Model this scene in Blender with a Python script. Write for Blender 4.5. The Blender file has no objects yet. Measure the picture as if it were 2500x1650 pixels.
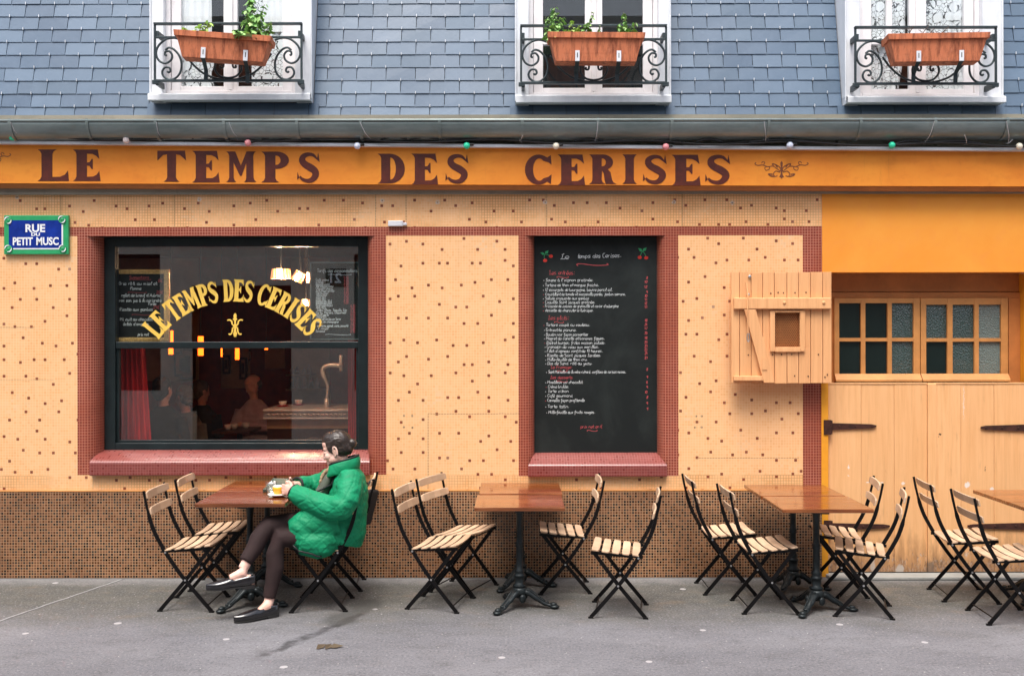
import bpy, bmesh, math, random
from mathutils import Vector, Matrix, noise as mnoise
from mathutils.geometry import tessellate_polygon
R = math.radians
rnd = random.Random(7)
scene = bpy.context.scene
COL = scene.collection

# ---------------------------------------------------------------- camera
FPX, CX, HY, DW, EYE = 2500.0, 1250.0, 811.0, 2500.0/311.0, 1.92
cam_d = bpy.data.cameras.new('camera'); cam = bpy.data.objects.new('camera', cam_d); COL.objects.link(cam)
cam.location = (0, -DW, EYE); cam.rotation_euler = (R(90), R(0.07), 0)
cam_d.sensor_width = 36; cam_d.lens = 36.0; cam_d.shift_y = -14/2500
cam_d.clip_start = 0.05; cam_d.clip_end = 500
scene.camera = cam

# ---------------------------------------------------------------- world and light
SUN_EL, SUN_AZ = 66, 195          # elevation, compass azimuth measured from +Y clockwise
w = bpy.data.worlds.new('World'); scene.world = w; w.use_nodes = True
wn = w.node_tree.nodes; wl = w.node_tree.links
sky = wn.new('ShaderNodeTexSky'); sky.sky_type = 'NISHITA'; sky.sun_disc = False
sky.sun_elevation = R(SUN_EL); sky.sun_rotation = R(SUN_AZ)
sky.air_density = 1.0; sky.dust_density = 4.0; sky.ozone_density = 1.0
hs = wn.new('ShaderNodeHueSaturation'); hs.inputs['Saturation'].default_value = 0.58
wl.new(sky.outputs[0], hs.inputs['Color']); wl.new(hs.outputs[0], wn['Background'].inputs[0])
wn['Background'].inputs[1].default_value = 0.115
sun_d = bpy.data.lights.new('sun', 'SUN'); sun_d.energy = 1.5; sun_d.angle = R(28); sun_d.color = (1.0, 0.95, 0.88)
sun = bpy.data.objects.new('sun', sun_d); COL.objects.link(sun)
_sd = Vector((math.sin(R(SUN_AZ))*math.cos(R(SUN_EL)), math.cos(R(SUN_AZ))*math.cos(R(SUN_EL)), math.sin(R(SUN_EL))))
sun.rotation_euler = _sd.to_track_quat('Z', 'Y').to_euler()
sun.location = (0, -4, 9)
scene.view_settings.view_transform = 'Standard'; scene.view_settings.look = 'None'
scene.view_settings.exposure = 1.32; scene.view_settings.gamma = 1.0
scene.cycles.max_bounces = 10; scene.cycles.transparent_max_bounces = 16
scene.cycles.sample_clamp_indirect = 6.0

# ---------------------------------------------------------------- measuring helpers
def at(px, py, Y=0.0):
    s = FPX/(DW+Y)
    return Vector(((px-CX)/s, Y, EYE-(py-HY)/s))
def WX(px, Y=0.0): return (px-CX)*(DW+Y)/FPX
def WZ(py, Y=0.0): return EYE-(py-HY)*(DW+Y)/FPX
def lerp(a, b, t): return a+(b-a)*t
def catmull(pts, n=6):
    pts = [Vector(p) for p in pts]; out = []
    for i in range(len(pts)-1):
        p0 = pts[max(i-1, 0)]; p1 = pts[i]; p2 = pts[i+1]; p3 = pts[min(i+2, len(pts)-1)]
        for k in range(n):
            t = k/n
            out.append(0.5*((2*p1)+(p2-p0)*t+(2*p0-5*p1+4*p2-p3)*t*t+(3*p1-p0-3*p2+p3)*t**3))
    out.append(pts[-1]); return out
def spiral(cx, cz, r0, r1, a0, a1, n=20):
    return [Vector((cx+lerp(r0, r1, t/n)*math.cos(R(lerp(a0, a1, t/n))), 0, cz+lerp(r0, r1, t/n)*math.sin(R(lerp(a0, a1, t/n))))) for t in range(n+1)]

# ---------------------------------------------------------------- object helpers
def thing(name, label, cat, loc=(0, 0, 0), rotz=0.0, group=None):
    o = bpy.data.objects.new(name, None); COL.objects.link(o); o.empty_display_size = 0.1
    o.location = loc; o.rotation_euler = (0, 0, rotz); o['label'] = label; o['category'] = cat
    if group: o['group'] = group
    return o
def tag(o, label, cat, group=None):
    o['label'] = label; o['category'] = cat
    if group: o['group'] = group
    return o
def wloc(o):
    v = Vector((0, 0, 0))
    while o is not None: v += o.location; o = o.parent
    return v
class MB:
    """collects shapes, then links them as one mesh object"""
    def __init__(s): s.v = []; s.f = []; s.m = []; s.uv = {}; s.cur = 0
    def add(s, vs, fs, uvs=None, M=None):
        b = len(s.v)
        s.v += [tuple(M @ Vector(v)) if M else tuple(v) for v in vs]
        for k, f in enumerate(fs):
            s.f.append([b+i for i in f]); s.m.append(s.cur)
            if uvs: s.uv[len(s.f)-1] = uvs[k]
    def box(s, x0, x1, y0, y1, z0, z1, M=None):
        if x0 > x1: x0, x1 = x1, x0
        if y0 > y1: y0, y1 = y1, y0
        if z0 > z1: z0, z1 = z1, z0
        s.add([(x0,y0,z0),(x1,y0,z0),(x1,y1,z0),(x0,y1,z0),(x0,y0,z1),(x1,y0,z1),(x1,y1,z1),(x0,y1,z1)],
              [(0,3,2,1),(4,5,6,7),(0,1,5,4),(1,2,6,5),(2,3,7,6),(3,0,4,7)], None, M)
        return s
    def pbox(s, px0, px1, py0, py1, Y0, Y1):
        """box whose front face (at Y0) covers the given photo rectangle"""
        return s.box(WX(px0, Y0), WX(px1, Y0), Y0, Y1, WZ(py1, Y0), WZ(py0, Y0))
    def quad(s, a, b, c, d, uv=True):
        u = [((p[0]+p[1], p[2])) for p in (a, b, c, d)] if uv is True else uv
        s.add([a, b, c, d], [(0, 1, 2, 3)], [u] if u else None); return s
    def tube(s, pts, r, n=8, cap=True, side=None):
        pts = [Vector(p) for p in pts]; N = len(pts)
        rr = r if isinstance(r, (list, tuple)) else [r]*N
        vs = []; fs = []; prev = None
        for i, p in enumerate(pts):
            t = (pts[min(i+1, N-1)]-pts[max(i-1, 0)])
            if t.length < 1e-9: t = Vector((0, 0, 1))
            t.normalize()
            if side is not None: u = Vector(side)
            elif prev is not None: u = prev
            else: u = Vector((0, 1, 0)) if abs(t.y) < .8 else Vector((1, 0, 0))
            u = (u - t*u.dot(t))
            if u.length < 1e-6: u = t.orthogonal()
            u.normalize(); prev = u; vv = t.cross(u)
            ra, rb = rr[i] if isinstance(rr[i], (list, tuple)) else (rr[i], rr[i])
            for k in range(n):
                a = 2*math.pi*k/n
                vs.append(p+u*(ra*math.cos(a))+vv*(rb*math.sin(a)))
        for i in range(N-1):
            for k in range(n):
                fs.append((i*n+k, i*n+(k+1)%n, (i+1)*n+(k+1)%n, (i+1)*n+k))
        if cap:
            fs.append(tuple(range(n-1, -1, -1))); fs.append(tuple((N-1)*n+k for k in range(n)))
        s.add(vs, fs); return s
    def bar(s, pts, w, t, up=(0, 1, 0)):
        """flat bar swept through pts: w across, t along up"""
        pts = [Vector(p) for p in pts]; N = len(pts); up = Vector(up); vs = []; fs = []
        ww = w if isinstance(w, (list, tuple)) else [w]*N
        for i, p in enumerate(pts):
            d = (pts[min(i+1, N-1)]-pts[max(i-1, 0)]).normalized(); sd = d.cross(up).normalized()
            for a, b in ((-1,-1),(1,-1),(1,1),(-1,1)): vs.append(p+sd*(a*ww[i]/2)+up*(b*t/2))
        for i in range(N-1):
            for k in range(4): fs.append((i*4+k, i*4+(k+1)%4, (i+1)*4+(k+1)%4, (i+1)*4+k))
        fs += [(3,2,1,0), tuple((N-1)*4+k for k in range(4))]
        s.add(vs, fs); return s
    def lathe(s, prof, n=24, c=(0, 0, 0), close=True):
        vs = []; fs = []; c = Vector(c); N = len(prof)
        for r, z in prof:
            for k in range(n):
                a = 2*math.pi*k/n; vs.append(c+Vector((r*math.cos(a), r*math.sin(a), z)))
        for i in range(N-1):
            for k in range(n): fs.append((i*n+k, i*n+(k+1)%n, (i+1)*n+(k+1)%n, (i+1)*n+k))
        if close:
            fs.append(tuple(range(n-1, -1, -1))); fs.append(tuple((N-1)*n+k for k in range(n)))
        s.add(vs, fs); return s
    def ball(s, c, r, nu=12, nv=8, M=None):
        r = r if isinstance(r, (list, tuple)) else (r, r, r); c = Vector(c); vs = []; fs = []
        vs.append((0, 0, 1))
        for j in range(1, nv):
            for k in range(nu):
                a = math.pi*j/nv; b = 2*math.pi*k/nu
                vs.append((math.sin(a)*math.cos(b), math.sin(a)*math.sin(b), math.cos(a)))
        vs.append((0, 0, -1)); L = len(vs)-1
        for k in range(nu): fs.append((0, 1+k, 1+(k+1)%nu)); fs.append((L, 1+(nv-2)*nu+(k+1)%nu, 1+(nv-2)*nu+k))
        for j in range(nv-2):
            for k in range(nu):
                fs.append((1+j*nu+k, 1+(j+1)*nu+k, 1+(j+1)*nu+(k+1)%nu, 1+j*nu+(k+1)%nu))
        Q = [Vector((v[0]*r[0], v[1]*r[1], v[2]*r[2])) for v in vs]
        s.add([(M @ q if M else q)+c for q in Q], fs); return s
    def prism(s, outer, holes, frame, t):
        """flat outline (2-D) with holes, thickened by t; frame(x, y, d) gives the 3-D point"""
        loops = [outer]+list(holes)
        flat = [p for l in loops for p in l]; n = len(flat)
        tris = tessellate_polygon([[Vector((p[0], p[1], 0)) for p in l] for l in loops])
        vs = [frame(p[0], p[1], 0) for p in flat]+[frame(p[0], p[1], t) for p in flat]
        fs = []
        for a, b, c in tris: fs.append((a, b, c)); fs.append((n+c, n+b, n+a))
        o = 0
        for l in loops:
            for k in range(len(l)):
                i, j = o+k, o+(k+1)%len(l); fs.append((i, j, n+j, n+i))
            o += len(l)
        s.add(vs, fs); return s
    def ribbon(s, pts, wd, frame, t):
        """thin stroke through 2-D points"""
        P = [Vector((p[0], p[1], 0)) for p in pts]; N = len(P)
        if N < 2: return s
        L = []; Q = []
        ww = wd if isinstance(wd, (list, tuple)) else [wd]*N
        for i, p in enumerate(P):
            a = (p-P[i-1]).normalized() if i else None
            b = (P[i+1]-p).normalized() if i < N-1 else None
            d = ((a or b)+(b or a)); d = d.normalized() if d.length > 1e-6 else (b or a)
            nn = Vector((-d.y, d.x, 0)); L.append(p+nn*ww[i]/2); Q.append(p-nn*ww[i]/2)
        vs = [frame(p.x, p.y, t) for p in L]+[frame(p.x, p.y, t) for p in Q]
        s.add(vs, [(i, N+i, N+i+1, i+1) for i in range(N-1)]); return s
    def build(s, name, mats, parent=None, smooth=False, bevel=0.0, raw=False, recalc=True):
        off = Vector((0, 0, 0)) if (raw or parent is None) else wloc(parent)
        me = bpy.data.meshes.new(name)
        me.from_pydata([tuple(Vector(v)-off) for v in s.v], [], s.f)
        for m in (mats if isinstance(mats, (list, tuple)) else [mats]): me.materials.append(m)
        for p, mi in zip(me.polygons, s.m): p.material_index = mi; p.use_smooth = smooth
        if s.uv:
            ul = me.uv_layers.new(name='UVMap')
            for fi, uvs in s.uv.items():
                p = me.polygons[fi]
                for li, u in zip(p.loop_indices, uvs): ul.data[li].uv = u
        elif recalc:
            bm = bmesh.new(); bm.from_mesh(me); bmesh.ops.recalc_face_normals(bm, faces=bm.faces); bm.to_mesh(me); bm.free()
        o = bpy.data.objects.new(name, me); COL.objects.link(o); o.parent = parent
        if bevel:
            b = o.modifiers.new('bevel', 'BEVEL'); b.width = bevel; b.segments = 2; b.limit_method = 'ANGLE'; b.angle_limit = R(35)
        if smooth == 'angle' or (smooth and smooth is not True): pass
        return o
def struct(o): o['kind'] = 'structure'; return o
def copy_thing(root, loc, rotz, label, scale=None):
    r = root.copy(); COL.objects.link(r); r.location = loc; r.rotation_euler = (0, 0, rotz); r['label'] = label
    if scale: r.scale = scale
    for ch in list(root.children):
        c = ch.copy(); COL.objects.link(c); c.parent = r
        for g in list(ch.children):
            d = g.copy(); COL.objects.link(d); d.parent = c
    return r
def remeshed(mb, name, voxel, mats, parent, smooth_it=4, disp=None, factor=.5):
    """fuses the collected closed shapes into one continuous surface"""
    o = mb.build(name+'_src', mats)
    md = o.modifiers.new('r', 'REMESH'); md.mode = 'VOXEL'; md.voxel_size = voxel
    if smooth_it:
        sm = o.modifiers.new('s', 'SMOOTH'); sm.iterations = smooth_it; sm.factor = factor
    dg = bpy.context.evaluated_depsgraph_get(); dg.update()
    me = bpy.data.meshes.new_from_object(o.evaluated_get(dg))
    src = o.data; bpy.data.objects.remove(o); bpy.data.meshes.remove(src)
    me.name = name
    if not me.materials:
        for m in (mats if isinstance(mats, (list, tuple)) else [mats]): me.materials.append(m)
    if disp:
        ns = [v.normal.copy() for v in me.vertices]
        for v, nn in zip(me.vertices, ns): v.co = v.co+nn*disp(v.co, nn)
    off = wloc(parent) if parent else Vector((0, 0, 0))
    for v in me.vertices: v.co -= off
    for p in me.polygons: p.use_smooth = True
    ob = bpy.data.objects.new(name, me); COL.objects.link(ob); ob.parent = parent
    return ob

# ---------------------------------------------------------------- material helpers
def weld(o):
    bm = bmesh.new(); bm.from_mesh(o.data); bmesh.ops.remove_doubles(bm, verts=bm.verts, dist=1e-5); bm.to_mesh(o.data); bm.free(); return o
class NG:
    def __init__(s, name):
        s.mat = bpy.data.materials.new(name); s.mat.use_nodes = True
        s.t = s.mat.node_tree; s.n = s.t.nodes; s.l = s.t.links
        s.out = s.n['Material Output']; s.b = s.n['Principled BSDF']
    def new(s, t, **kw):
        n = s.n.new(t)
        for k, v in kw.items(): setattr(n, k, v)
        return n
    def link(s, a, b):
        if hasattr(a, 'is_output'): s.l.new(a, b)
        else: b.default_value = a
    def m(s, op, a, b=None, c=None, clamp=False):
        n = s.new('ShaderNodeMath', operation=op); n.use_clamp = clamp
        s.link(a, n.inputs[0])
        if b is not None: s.link(b, n.inputs[1])
        if c is not None: s.link(c, n.inputs[2])
        return n.outputs[0]
    def mix(s, f, a, b, blend='MIX'):
        n = s.new('ShaderNodeMix', data_type='RGBA', blend_type=blend); n.clamp_factor = True
        s.link(f, n.inputs[0])
        for v, i in ((a, 6), (b, 7)):
            if hasattr(v, 'is_output'): s.l.new(v, n.inputs[i])
            else: n.inputs[i].default_value = (*v, 1) if len(v) == 3 else v
        return n.outputs[2]
    def uv(s): return s.new('ShaderNodeTexCoord').outputs['UV']
    def obj(s): return s.new('ShaderNodeTexCoord').outputs['Object']
    def mapped(s, vec, scale=(1, 1, 1), loc=(0, 0, 0), rot=(0, 0, 0)):
        n = s.new('ShaderNodeMapping'); s.l.new(vec, n.inputs[0])
        n.inputs['Scale'].default_value = scale; n.inputs['Location'].default_value = loc; n.inputs['Rotation'].default_value = rot
        return n.outputs[0]
    def noise(s, vec, scale, detail=4, rough=.6, dist=0.0):
        n = s.new('ShaderNodeTexNoise'); s.l.new(vec, n.inputs['Vector'])
        n.inputs['Scale'].default_value = scale; n.inputs['Detail'].default_value = detail
        n.inputs['Roughness'].default_value = rough; n.inputs['Distortion'].default_value = dist
        return n.outputs['Fac']
    def ramp(s, f, lo, hi):
        n = s.new('ShaderNodeMapRange'); n.clamp = True; s.link(f, n.inputs[0])
        n.inputs[1].default_value = lo; n.inputs[2].default_value = hi
        return n.outputs[0]
    def white(s, x, y):
        c = s.new('ShaderNodeCombineXYZ'); s.link(x, c.inputs[0]); s.link(y, c.inputs[1])
        n = s.new('ShaderNodeTexWhiteNoise', noise_dimensions='2D'); s.l.new(c.outputs[0], n.inputs['Vector'])
        return n.outputs['Value'], n.outputs['Color']
    def sep(s, v):
        n = s.new('ShaderNodeSeparateXYZ'); s.l.new(v, n.inputs[0]); return n.outputs
    def bump(s, h, strength=.3, dist=.01):
        n = s.new('ShaderNodeBump'); n.inputs['Strength'].default_value = strength; n.inputs['Distance'].default_value = dist
        s.l.new(h, n.inputs['Height']); s.l.new(n.outputs[0], s.b.inputs['Normal']); return n
    def set(s, col=None, rough=None, metal=None, spec=None, coat=None, coat_r=None, sheen=None):
        I = s.b.inputs
        for v, k in ((col, 'Base Color'), (rough, 'Roughness'), (metal, 'Metallic'), (spec, 'Specular IOR Level'),
                     (coat, 'Coat Weight'), (coat_r, 'Coat Roughness'), (sheen, 'Sheen Weight')):
            if v is None: continue
            if hasattr(v, 'is_output'): s.l.new(v, I[k])
            elif k == 'Base Color': I[k].default_value = (*v, 1)
            else: I[k].default_value = v
        return s.mat
def plain(name, col, rough=.5, metal=0.0, var=.15, scale=8, bump=0.0, bscale=60, stretch=(1, 1, 1), spec=.5, coat=0.0, col2=None):
    g = NG(name); o = g.mapped(g.obj(), stretch)
    f = g.noise(o, scale, 5, .65)
    c2 = col2 or tuple(c*(1-2*var) for c in col)
    c = g.mix(g.ramp(f, .3, .7), c2, tuple(min(1, x*(1+var*.6)) for x in col))
    g.set(c, rough, metal, spec, coat)
    if bump: g.bump(g.noise(o, bscale, 3), bump, .004)
    return g.mat
# ---------------------------------------------------------------- materials
def tile_mat(name, pitch, cols, grout, grout2, accent=None, block=None, rough=.35, gw=.13, bmp=.25, blotch=None, bands=None, coat=0.0):
    """square mosaic over UV metres; block=(nx, ny): one accent tile in each block, rows of blocks staggered"""
    g = NG(name); u = g.uv(); x, y, _ = g.sep(u)
    x = g.m('DIVIDE', x, pitch); y = g.m('DIVIDE', y, pitch)
    ix = g.m('FLOOR', x); iy = g.m('FLOOR', y); fx = g.m('FRACT', x); fy = g.m('FRACT', y)
    wv, wc = g.white(ix, iy)
    # hand-set tiles: each grout edge wanders a little
    ex = g.m('MINIMUM', fx, g.m('SUBTRACT', 1, fx)); ey = g.m('MINIMUM', fy, g.m('SUBTRACT', 1, fy))
    e = g.m('MINIMUM', ex, ey)
    gm = g.ramp(e, gw*.5, gw*.5+.09)                         # 0 in the grout, 1 on the tile
    col = g.mix(wv, cols[0], cols[1])
    if len(cols) > 2:
        w2, _ = g.white(g.m('ADD', ix, 31.7), iy); col = g.mix(g.m('GREATER_THAN', w2, .8), col, cols[2])
    big = g.noise(u, 1.1, 5, .6, .6); fine = g.noise(u, 7, 4)
    if accent:
        bx, by = block
        bj = g.m('FLOOR', g.m('DIVIDE', iy, by)); st = g.m('MULTIPLY', g.m('MODULO', bj, 2), int(bx/2))
        ixs = g.m('ADD', ix, st); bi = g.m('FLOOR', g.m('DIVIDE', ixs, bx))
        lx = g.m('SUBTRACT', ixs, g.m('MULTIPLY', bi, bx)); ly = g.m('SUBTRACT', iy, g.m('MULTIPLY', bj, by))
        r1, rc = g.white(bi, bj); r2, _ = g.white(g.m('ADD', bi, 57.3), g.m('ADD', bj, 11.1))
        tx = g.m('FLOOR', g.m('MULTIPLY', r1, bx if bx < 4 else bx-2)); ty = g.m('FLOOR', g.m('MULTIPLY', r2, by if by < 4 else by-2))
        hit = g.m('MULTIPLY', g.m('COMPARE', lx, tx, .1), g.m('COMPARE', ly, ty, .1))
        if bx < 4:
            r3, _ = g.white(ix, g.m('ADD', iy, 91.3)); hit = g.m('MAXIMUM', hit, g.m('GREATER_THAN', r3, .90))
        col = g.mix(hit, col, g.mix(wv, accent[0], accent[1])); gm = g.m('MAXIMUM', gm, hit) if bx > 4 else gm
    if bands:
        wob = g.m('MULTIPLY', g.m('SUBTRACT', g.noise(u, 9, 4), .5), .02); xx, zz, _ = g.sep(u)
        for vx, z0_, z1_ in ((-3.54, 2.74, 3.1), (-2.65, 2.74, 3.1), (-1.07, 2.74, 3.1), (-.83, 2.74, 3.1), (.27, 2.74, 3.1), (1.34, 2.74, 3.1), (-.66, .69, 1.28), (-3.29, .69, .80)):
            d = g.m('ABSOLUTE', g.m('SUBTRACT', g.m('ADD', xx, g.m('MULTIPLY', wob, .3)), vx)); inr = g.m('MULTIPLY', g.m('GREATER_THAN', zz, z0_), g.m('LESS_THAN', zz, z1_))
            col = g.mix(g.m('MULTIPLY', g.m('MULTIPLY', g.ramp(d, .006, .002), inr), .75), col, (.36, .19, .09))
        for hz, x0_, x1_ in ((1.28, -.66, .05), (2.86, -1.9, -1.1), (.93, 1.45, 2.25), (1.96, -4.05, -3.75), (1.55, -4.1, -3.6)):
            d = g.m('ABSOLUTE', g.m('SUBTRACT', g.m('ADD', zz, wob), hz)); inr = g.m('MULTIPLY', g.m('GREATER_THAN', xx, x0_), g.m('LESS_THAN', xx, x1_))
            col = g.mix(g.m('MULTIPLY', g.m('MULTIPLY', g.ramp(d, .006, .002), inr), .7), col, (.38, .20, .09))
        def spot(px, py, r, c, k):
            nonlocal col
            a, b = WX(px), WZ(py); e1 = g.m('SUBTRACT', g.m('ADD', xx, wob), a); e2 = g.m('SUBTRACT', g.m('ADD', zz, g.m('MULTIPLY', wob, -1.3)), b)
            d = g.m('SQRT', g.m('ADD', g.m('MULTIPLY', e1, e1), g.m('MULTIPLY', e2, e2))); col = g.mix(g.m('MULTIPLY', g.ramp(d, r+.003, r-.003), k), col, c)
        for px, py in ((42, 480), (487, 486), (934, 490), (1069, 494), (1332, 495), (1646, 495), (1788, 496)): spot(px, py, .017, (.66, .60, .54), .85); spot(px, py, .006, (.06, .05, .05), .9)
        for px, py in ((986, 1014), (1006, 1014), (986, 1042), (1007, 1043), (1699, 1016), (1713, 1016), (1697, 1044), (1713, 1044)): spot(px, py, .009, (.10, .07, .05), .9)
        w5, _ = g.white(g.m('ADD', ix, 7.7), g.m('ADD', iy, 3.3)); patch = g.ramp(g.noise(u, 2.6, 3), .55, .7)
        col = g.mix(g.m('MULTIPLY', g.m('MULTIPLY', g.m('GREATER_THAN', w5, .72), patch), .5), col, (.70, .52, .36))
        run = g.noise(g.mapped(u, (9, .8, 1)), 2.2, 5, .7); col = g.mix(g.m('MULTIPLY', g.ramp(run, .56, .8), .28), col, (.52, .28, .11))
    if blotch: col = g.mix(g.m('MULTIPLY', g.ramp(big, .5, .75), .55), col, blotch, 'MULTIPLY')
    col = g.mix(g.m('MULTIPLY', g.ramp(fine, .45, .8), .15), col, (.5, .4, .33), 'MULTIPLY')
    dk = g.ramp(big, .42, .6)
    if bands:                                                # dirty grout only in the courses that were re-pointed
        zz = g.sep(u)[1]; dk = g.m('MULTIPLY', g.ramp(g.noise(u, 1.6, 4, .6), .38, .55), g.m('MAXIMUM', g.m('GREATER_THAN', zz, bands[1]), g.m('LESS_THAN', zz, bands[0])))
    gr = g.mix(dk, grout, grout2)
    c = g.mix(gm, gr, col)
    rv = g.m('ADD', rough, g.m('MULTIPLY', g.m('SUBTRACT', 1, gm), .35))
    rv = g.m('ADD', rv, g.m('MULTIPLY', g.m('SUBTRACT', wv, .5), .18))
    g.set(c, rv, 0, .5, coat, .2)
    h = g.m('ADD', gm, g.m('MULTIPLY', wv, .5)); g.bump(h, bmp, .0015)
    return g.mat
M = {}
M['peach_tile'] = tile_mat('peach_mosaic', .0215, ((.84, .455, .205), (.86, .485, .235), (.82, .43, .185)), (.86, .54, .29), (.52, .27, .10),
                           ((.19, .040, .016), (.27, .065, .026)), (6, 7), rough=.42, gw=.10, bmp=.12, blotch=(.93, .78, .58), bands=(.80, 2.74))
M['red_tile'] = tile_mat('red_mosaic', .0215, ((.19, .022, .008), (.26, .037, .013), (.21, .027, .010)), (.55, .24, .17), (.42, .16, .10), rough=.42, gw=.08, bmp=.15)
M['red_glazed'] = tile_mat('red_glazed_sill_mosaic', .0215, ((.17, .026, .020), (.22, .036, .028), (.19, .030, .024)), (.34, .13, .11), (.28, .09, .08), rough=.34, gw=.07, bmp=.06, coat=.5)
M['brown_tile'] = tile_mat('brown_mosaic', .0215, ((.105, .037, .015), (.175, .066, .027), (.07, .025, .011)), (.50, .30, .165), (.34, .19, .10),
                           ((.012, .007, .006), (.026, .012, .009)), (2, 2), rough=.3, gw=.12, blotch=(.55, .46, .40))

def paint_mat(name, a, b, c, streak=(1, 1, 1), rough=.6, bmp=.08, grime=None):
    g = NG(name); o = g.obj()
    n1 = g.noise(g.mapped(o, streak), 1.3, 6, .62, .4); n2 = g.noise(g.mapped(o, streak), 9, 5, .7)
    col = g.mix(g.ramp(n1, .35, .68), a, b); col = g.mix(g.m('MULTIPLY', g.ramp(n2, .5, .85), .55), col, c)
    if grime:
        n3 = g.noise(g.mapped(o, (6, 6, .9)), 3, 6, .75); col = g.mix(g.m('MULTIPLY', g.ramp(n3, .58, .85), .5), col, grime)
    g.set(col, rough, 0, .3); g.bump(g.noise(o, 45, 5, .7), bmp, .006)
    return g.mat
M['orange'] = paint_mat('orange_fascia_paint', (.72, .215, .022), (.80, .285, .032), (.55, .13, .014), (1, 1, 1.8), grime=(.42, .12, .02))
M['orange2'] = paint_mat('orange_wall_paint', (.80, .275, .028), (.85, .34, .05), (.80, .27, .06), (1, 1, 1))
M['maroon'] = plain('maroon_sign_paint', (.10, .013, .005), .45, var=.2, scale=20)
M['gold'] = plain('gold_leaf_paint', (.96, .62, .11), .4, var=.08)
M['ornament'] = plain('brown_ornament_paint', (.20, .055, .018), .5)

def wood_paint(name, base, dark, peel, groove=0.0, peel_z=None, rough=.55, marks=()):
    g = NG(name); o = g.obj()
    n = g.noise(g.mapped(o, (14, 14, .7)), 2.2, 6, .7); n2 = g.noise(o, 1.6, 4)
    col = g.mix(g.ramp(n, .42, .8), base, dark); col = g.mix(g.m('MULTIPLY', g.ramp(n2, .45, .7), .3), col, tuple(x*.82 for x in base))
    p = g.noise(g.mapped(o, (7, 7, 3.2)), 4.2, 7, .72)
    if peel_z is not None:
        z = g.sep(o)[2]; lim = g.m('MULTIPLY', g.ramp(z, peel_z, .02), .36)
        pk = g.ramp(g.m('ADD', p, lim), .79, .83)
        p2 = g.noise(g.mapped(o, (9, 9, 4)), 7, 4)
        col = g.mix(pk, col, g.mix(g.ramp(p2, .42, .55), peel, (.16, .11, .08)))
        gr = g.m('MULTIPLY', g.ramp(g.m('ADD', g.noise(g.mapped(o, (5, 5, 1)), 5, 5), g.m('MULTIPLY', lim, 1.6)), .62, 1.0), .75)
        col = g.mix(gr, col, (.16, .085, .045))
    else:
        col = g.mix(g.ramp(p, .76, .8), col, peel)
    isl = g.new('ShaderNodeNewGeometry').outputs['Random Per Island']; col = g.mix(g.m('MULTIPLY', isl, .30), col, tuple(x*y for x, y in zip(base, (.80, .68, .55))))
    kn = g.noise(g.mapped(o, (26, 26, .5)), 3, 4, .8); col = g.mix(g.m('MULTIPLY', g.ramp(kn, .56, .75), .35), col, tuple(x*.62 for x in dark))
    xx, _y, zz = g.sep(o); wob = g.m('MULTIPLY', g.m('SUBTRACT', g.noise(o, 30, 4), .5), .05)
    for px, py, rx, rz, c, k in marks:
        e1 = g.m('DIVIDE', g.m('SUBTRACT', g.m('ADD', xx, wob), WX(px, .03)), rx); e2 = g.m('DIVIDE', g.m('SUBTRACT', g.m('ADD', zz, wob), WZ(py, .03)), rz)
        col = g.mix(g.m('MULTIPLY', g.ramp(g.m('ADD', g.m('MULTIPLY', e1, e1), g.m('MULTIPLY', e2, e2)), 1.3, .6), k), col, c)
    g.set(col, rough, 0, .35)
    g.bump(g.noise(g.mapped(o, (30, 30, 1.5)), 3, 5), .12, .006)
    return g.mat
M['door'] = wood_paint('peach_door_paint', (.84, .475, .225), (.70, .35, .135), (.62, .56, .50), peel_z=.42, marks=((2353, 985, .004, .13, (.78, .72, .66), .55), (2071, 1141, .006, .02, (.80, .76, .72), .8), (2071, 1162, .005, .012, (.80, .76, .72), .7), (2118, 1178, .010, .008, (.8, .76, .72), .7), (2153, 1178, .012, .007, (.8, .76, .72), .7), (2205, 1180, .014, .010, (.8, .76, .72), .7), (2361, 1184, .020, .022, (.80, .76, .72), .8), (2421, 1196, .020, .014, (.8, .76, .72), .7), (2294, 1062, .007, .013, (.03, .02, .015), .95), (2405, 1146, .003, .022, (.16, .08, .04), .9), (2130, 1380, .02, .05, (.42, .38, .34), .75), (2196, 1392, .03, .045, (.46, .42, .38), .8), (2270, 1388, .03, .06, (.16, .11, .08), .8)))
M['shutter'] = wood_paint('peach_shutter_paint', (.82, .44, .205), (.60, .27, .11), (.28, .17, .11))
M['casement'] = plain('ochre_window_paint', (.56, .245, .07), .5, var=.12, scale=6)
M['header'] = plain('ochre_header_board_paint', (.50, .18, .045), .6, var=.12, scale=6)
M['ochre'] = paint_mat('ochre_jamb_paint', (.74, .30, .02), (.82, .36, .03), (.6, .22, .02), (1, 1, 1))
M['dark_green'] = plain('dark_green_frame_paint', (.012, .020, .022), .32, var=.2)
M['rust'] = plain('rusty_hinge_iron', (.07, .022, .014), .75, .3, var=.35, scale=30, bump=.3)
M['iron'] = plain('dark_railing_iron', (.05, .068, .075), .45, .55, var=.2, scale=20)
M['black_steel'] = plain('black_painted_steel', (.0045, .004, .0045), .42, .0, var=.2, scale=30, spec=.22)
M['bolt'] = plain('bare_metal', (.6, .6, .6), .3, .9)
M['white_metal'] = plain('white_metal', (.75, .76, .8), .45, .2, var=.08)
M['white_paint'] = plain('white_window_paint', (.86, .83, .84), .5, var=.08, scale=5)
M['zinc'] = NG('zinc_sheet')
g = M['zinc']; o_ = g.obj()
g.set(g.mix(g.ramp(g.noise(g.mapped(o_, (2, 2, .7)), 2.5, 6, .7), .3, .72), (.66, .69, .73), (.86, .87, .90)), g.m('ADD', .38, g.m('MULTIPLY', g.noise(o_, 8, 4), .25)), .15, .5)
M['zinc'] = g.mat
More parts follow.
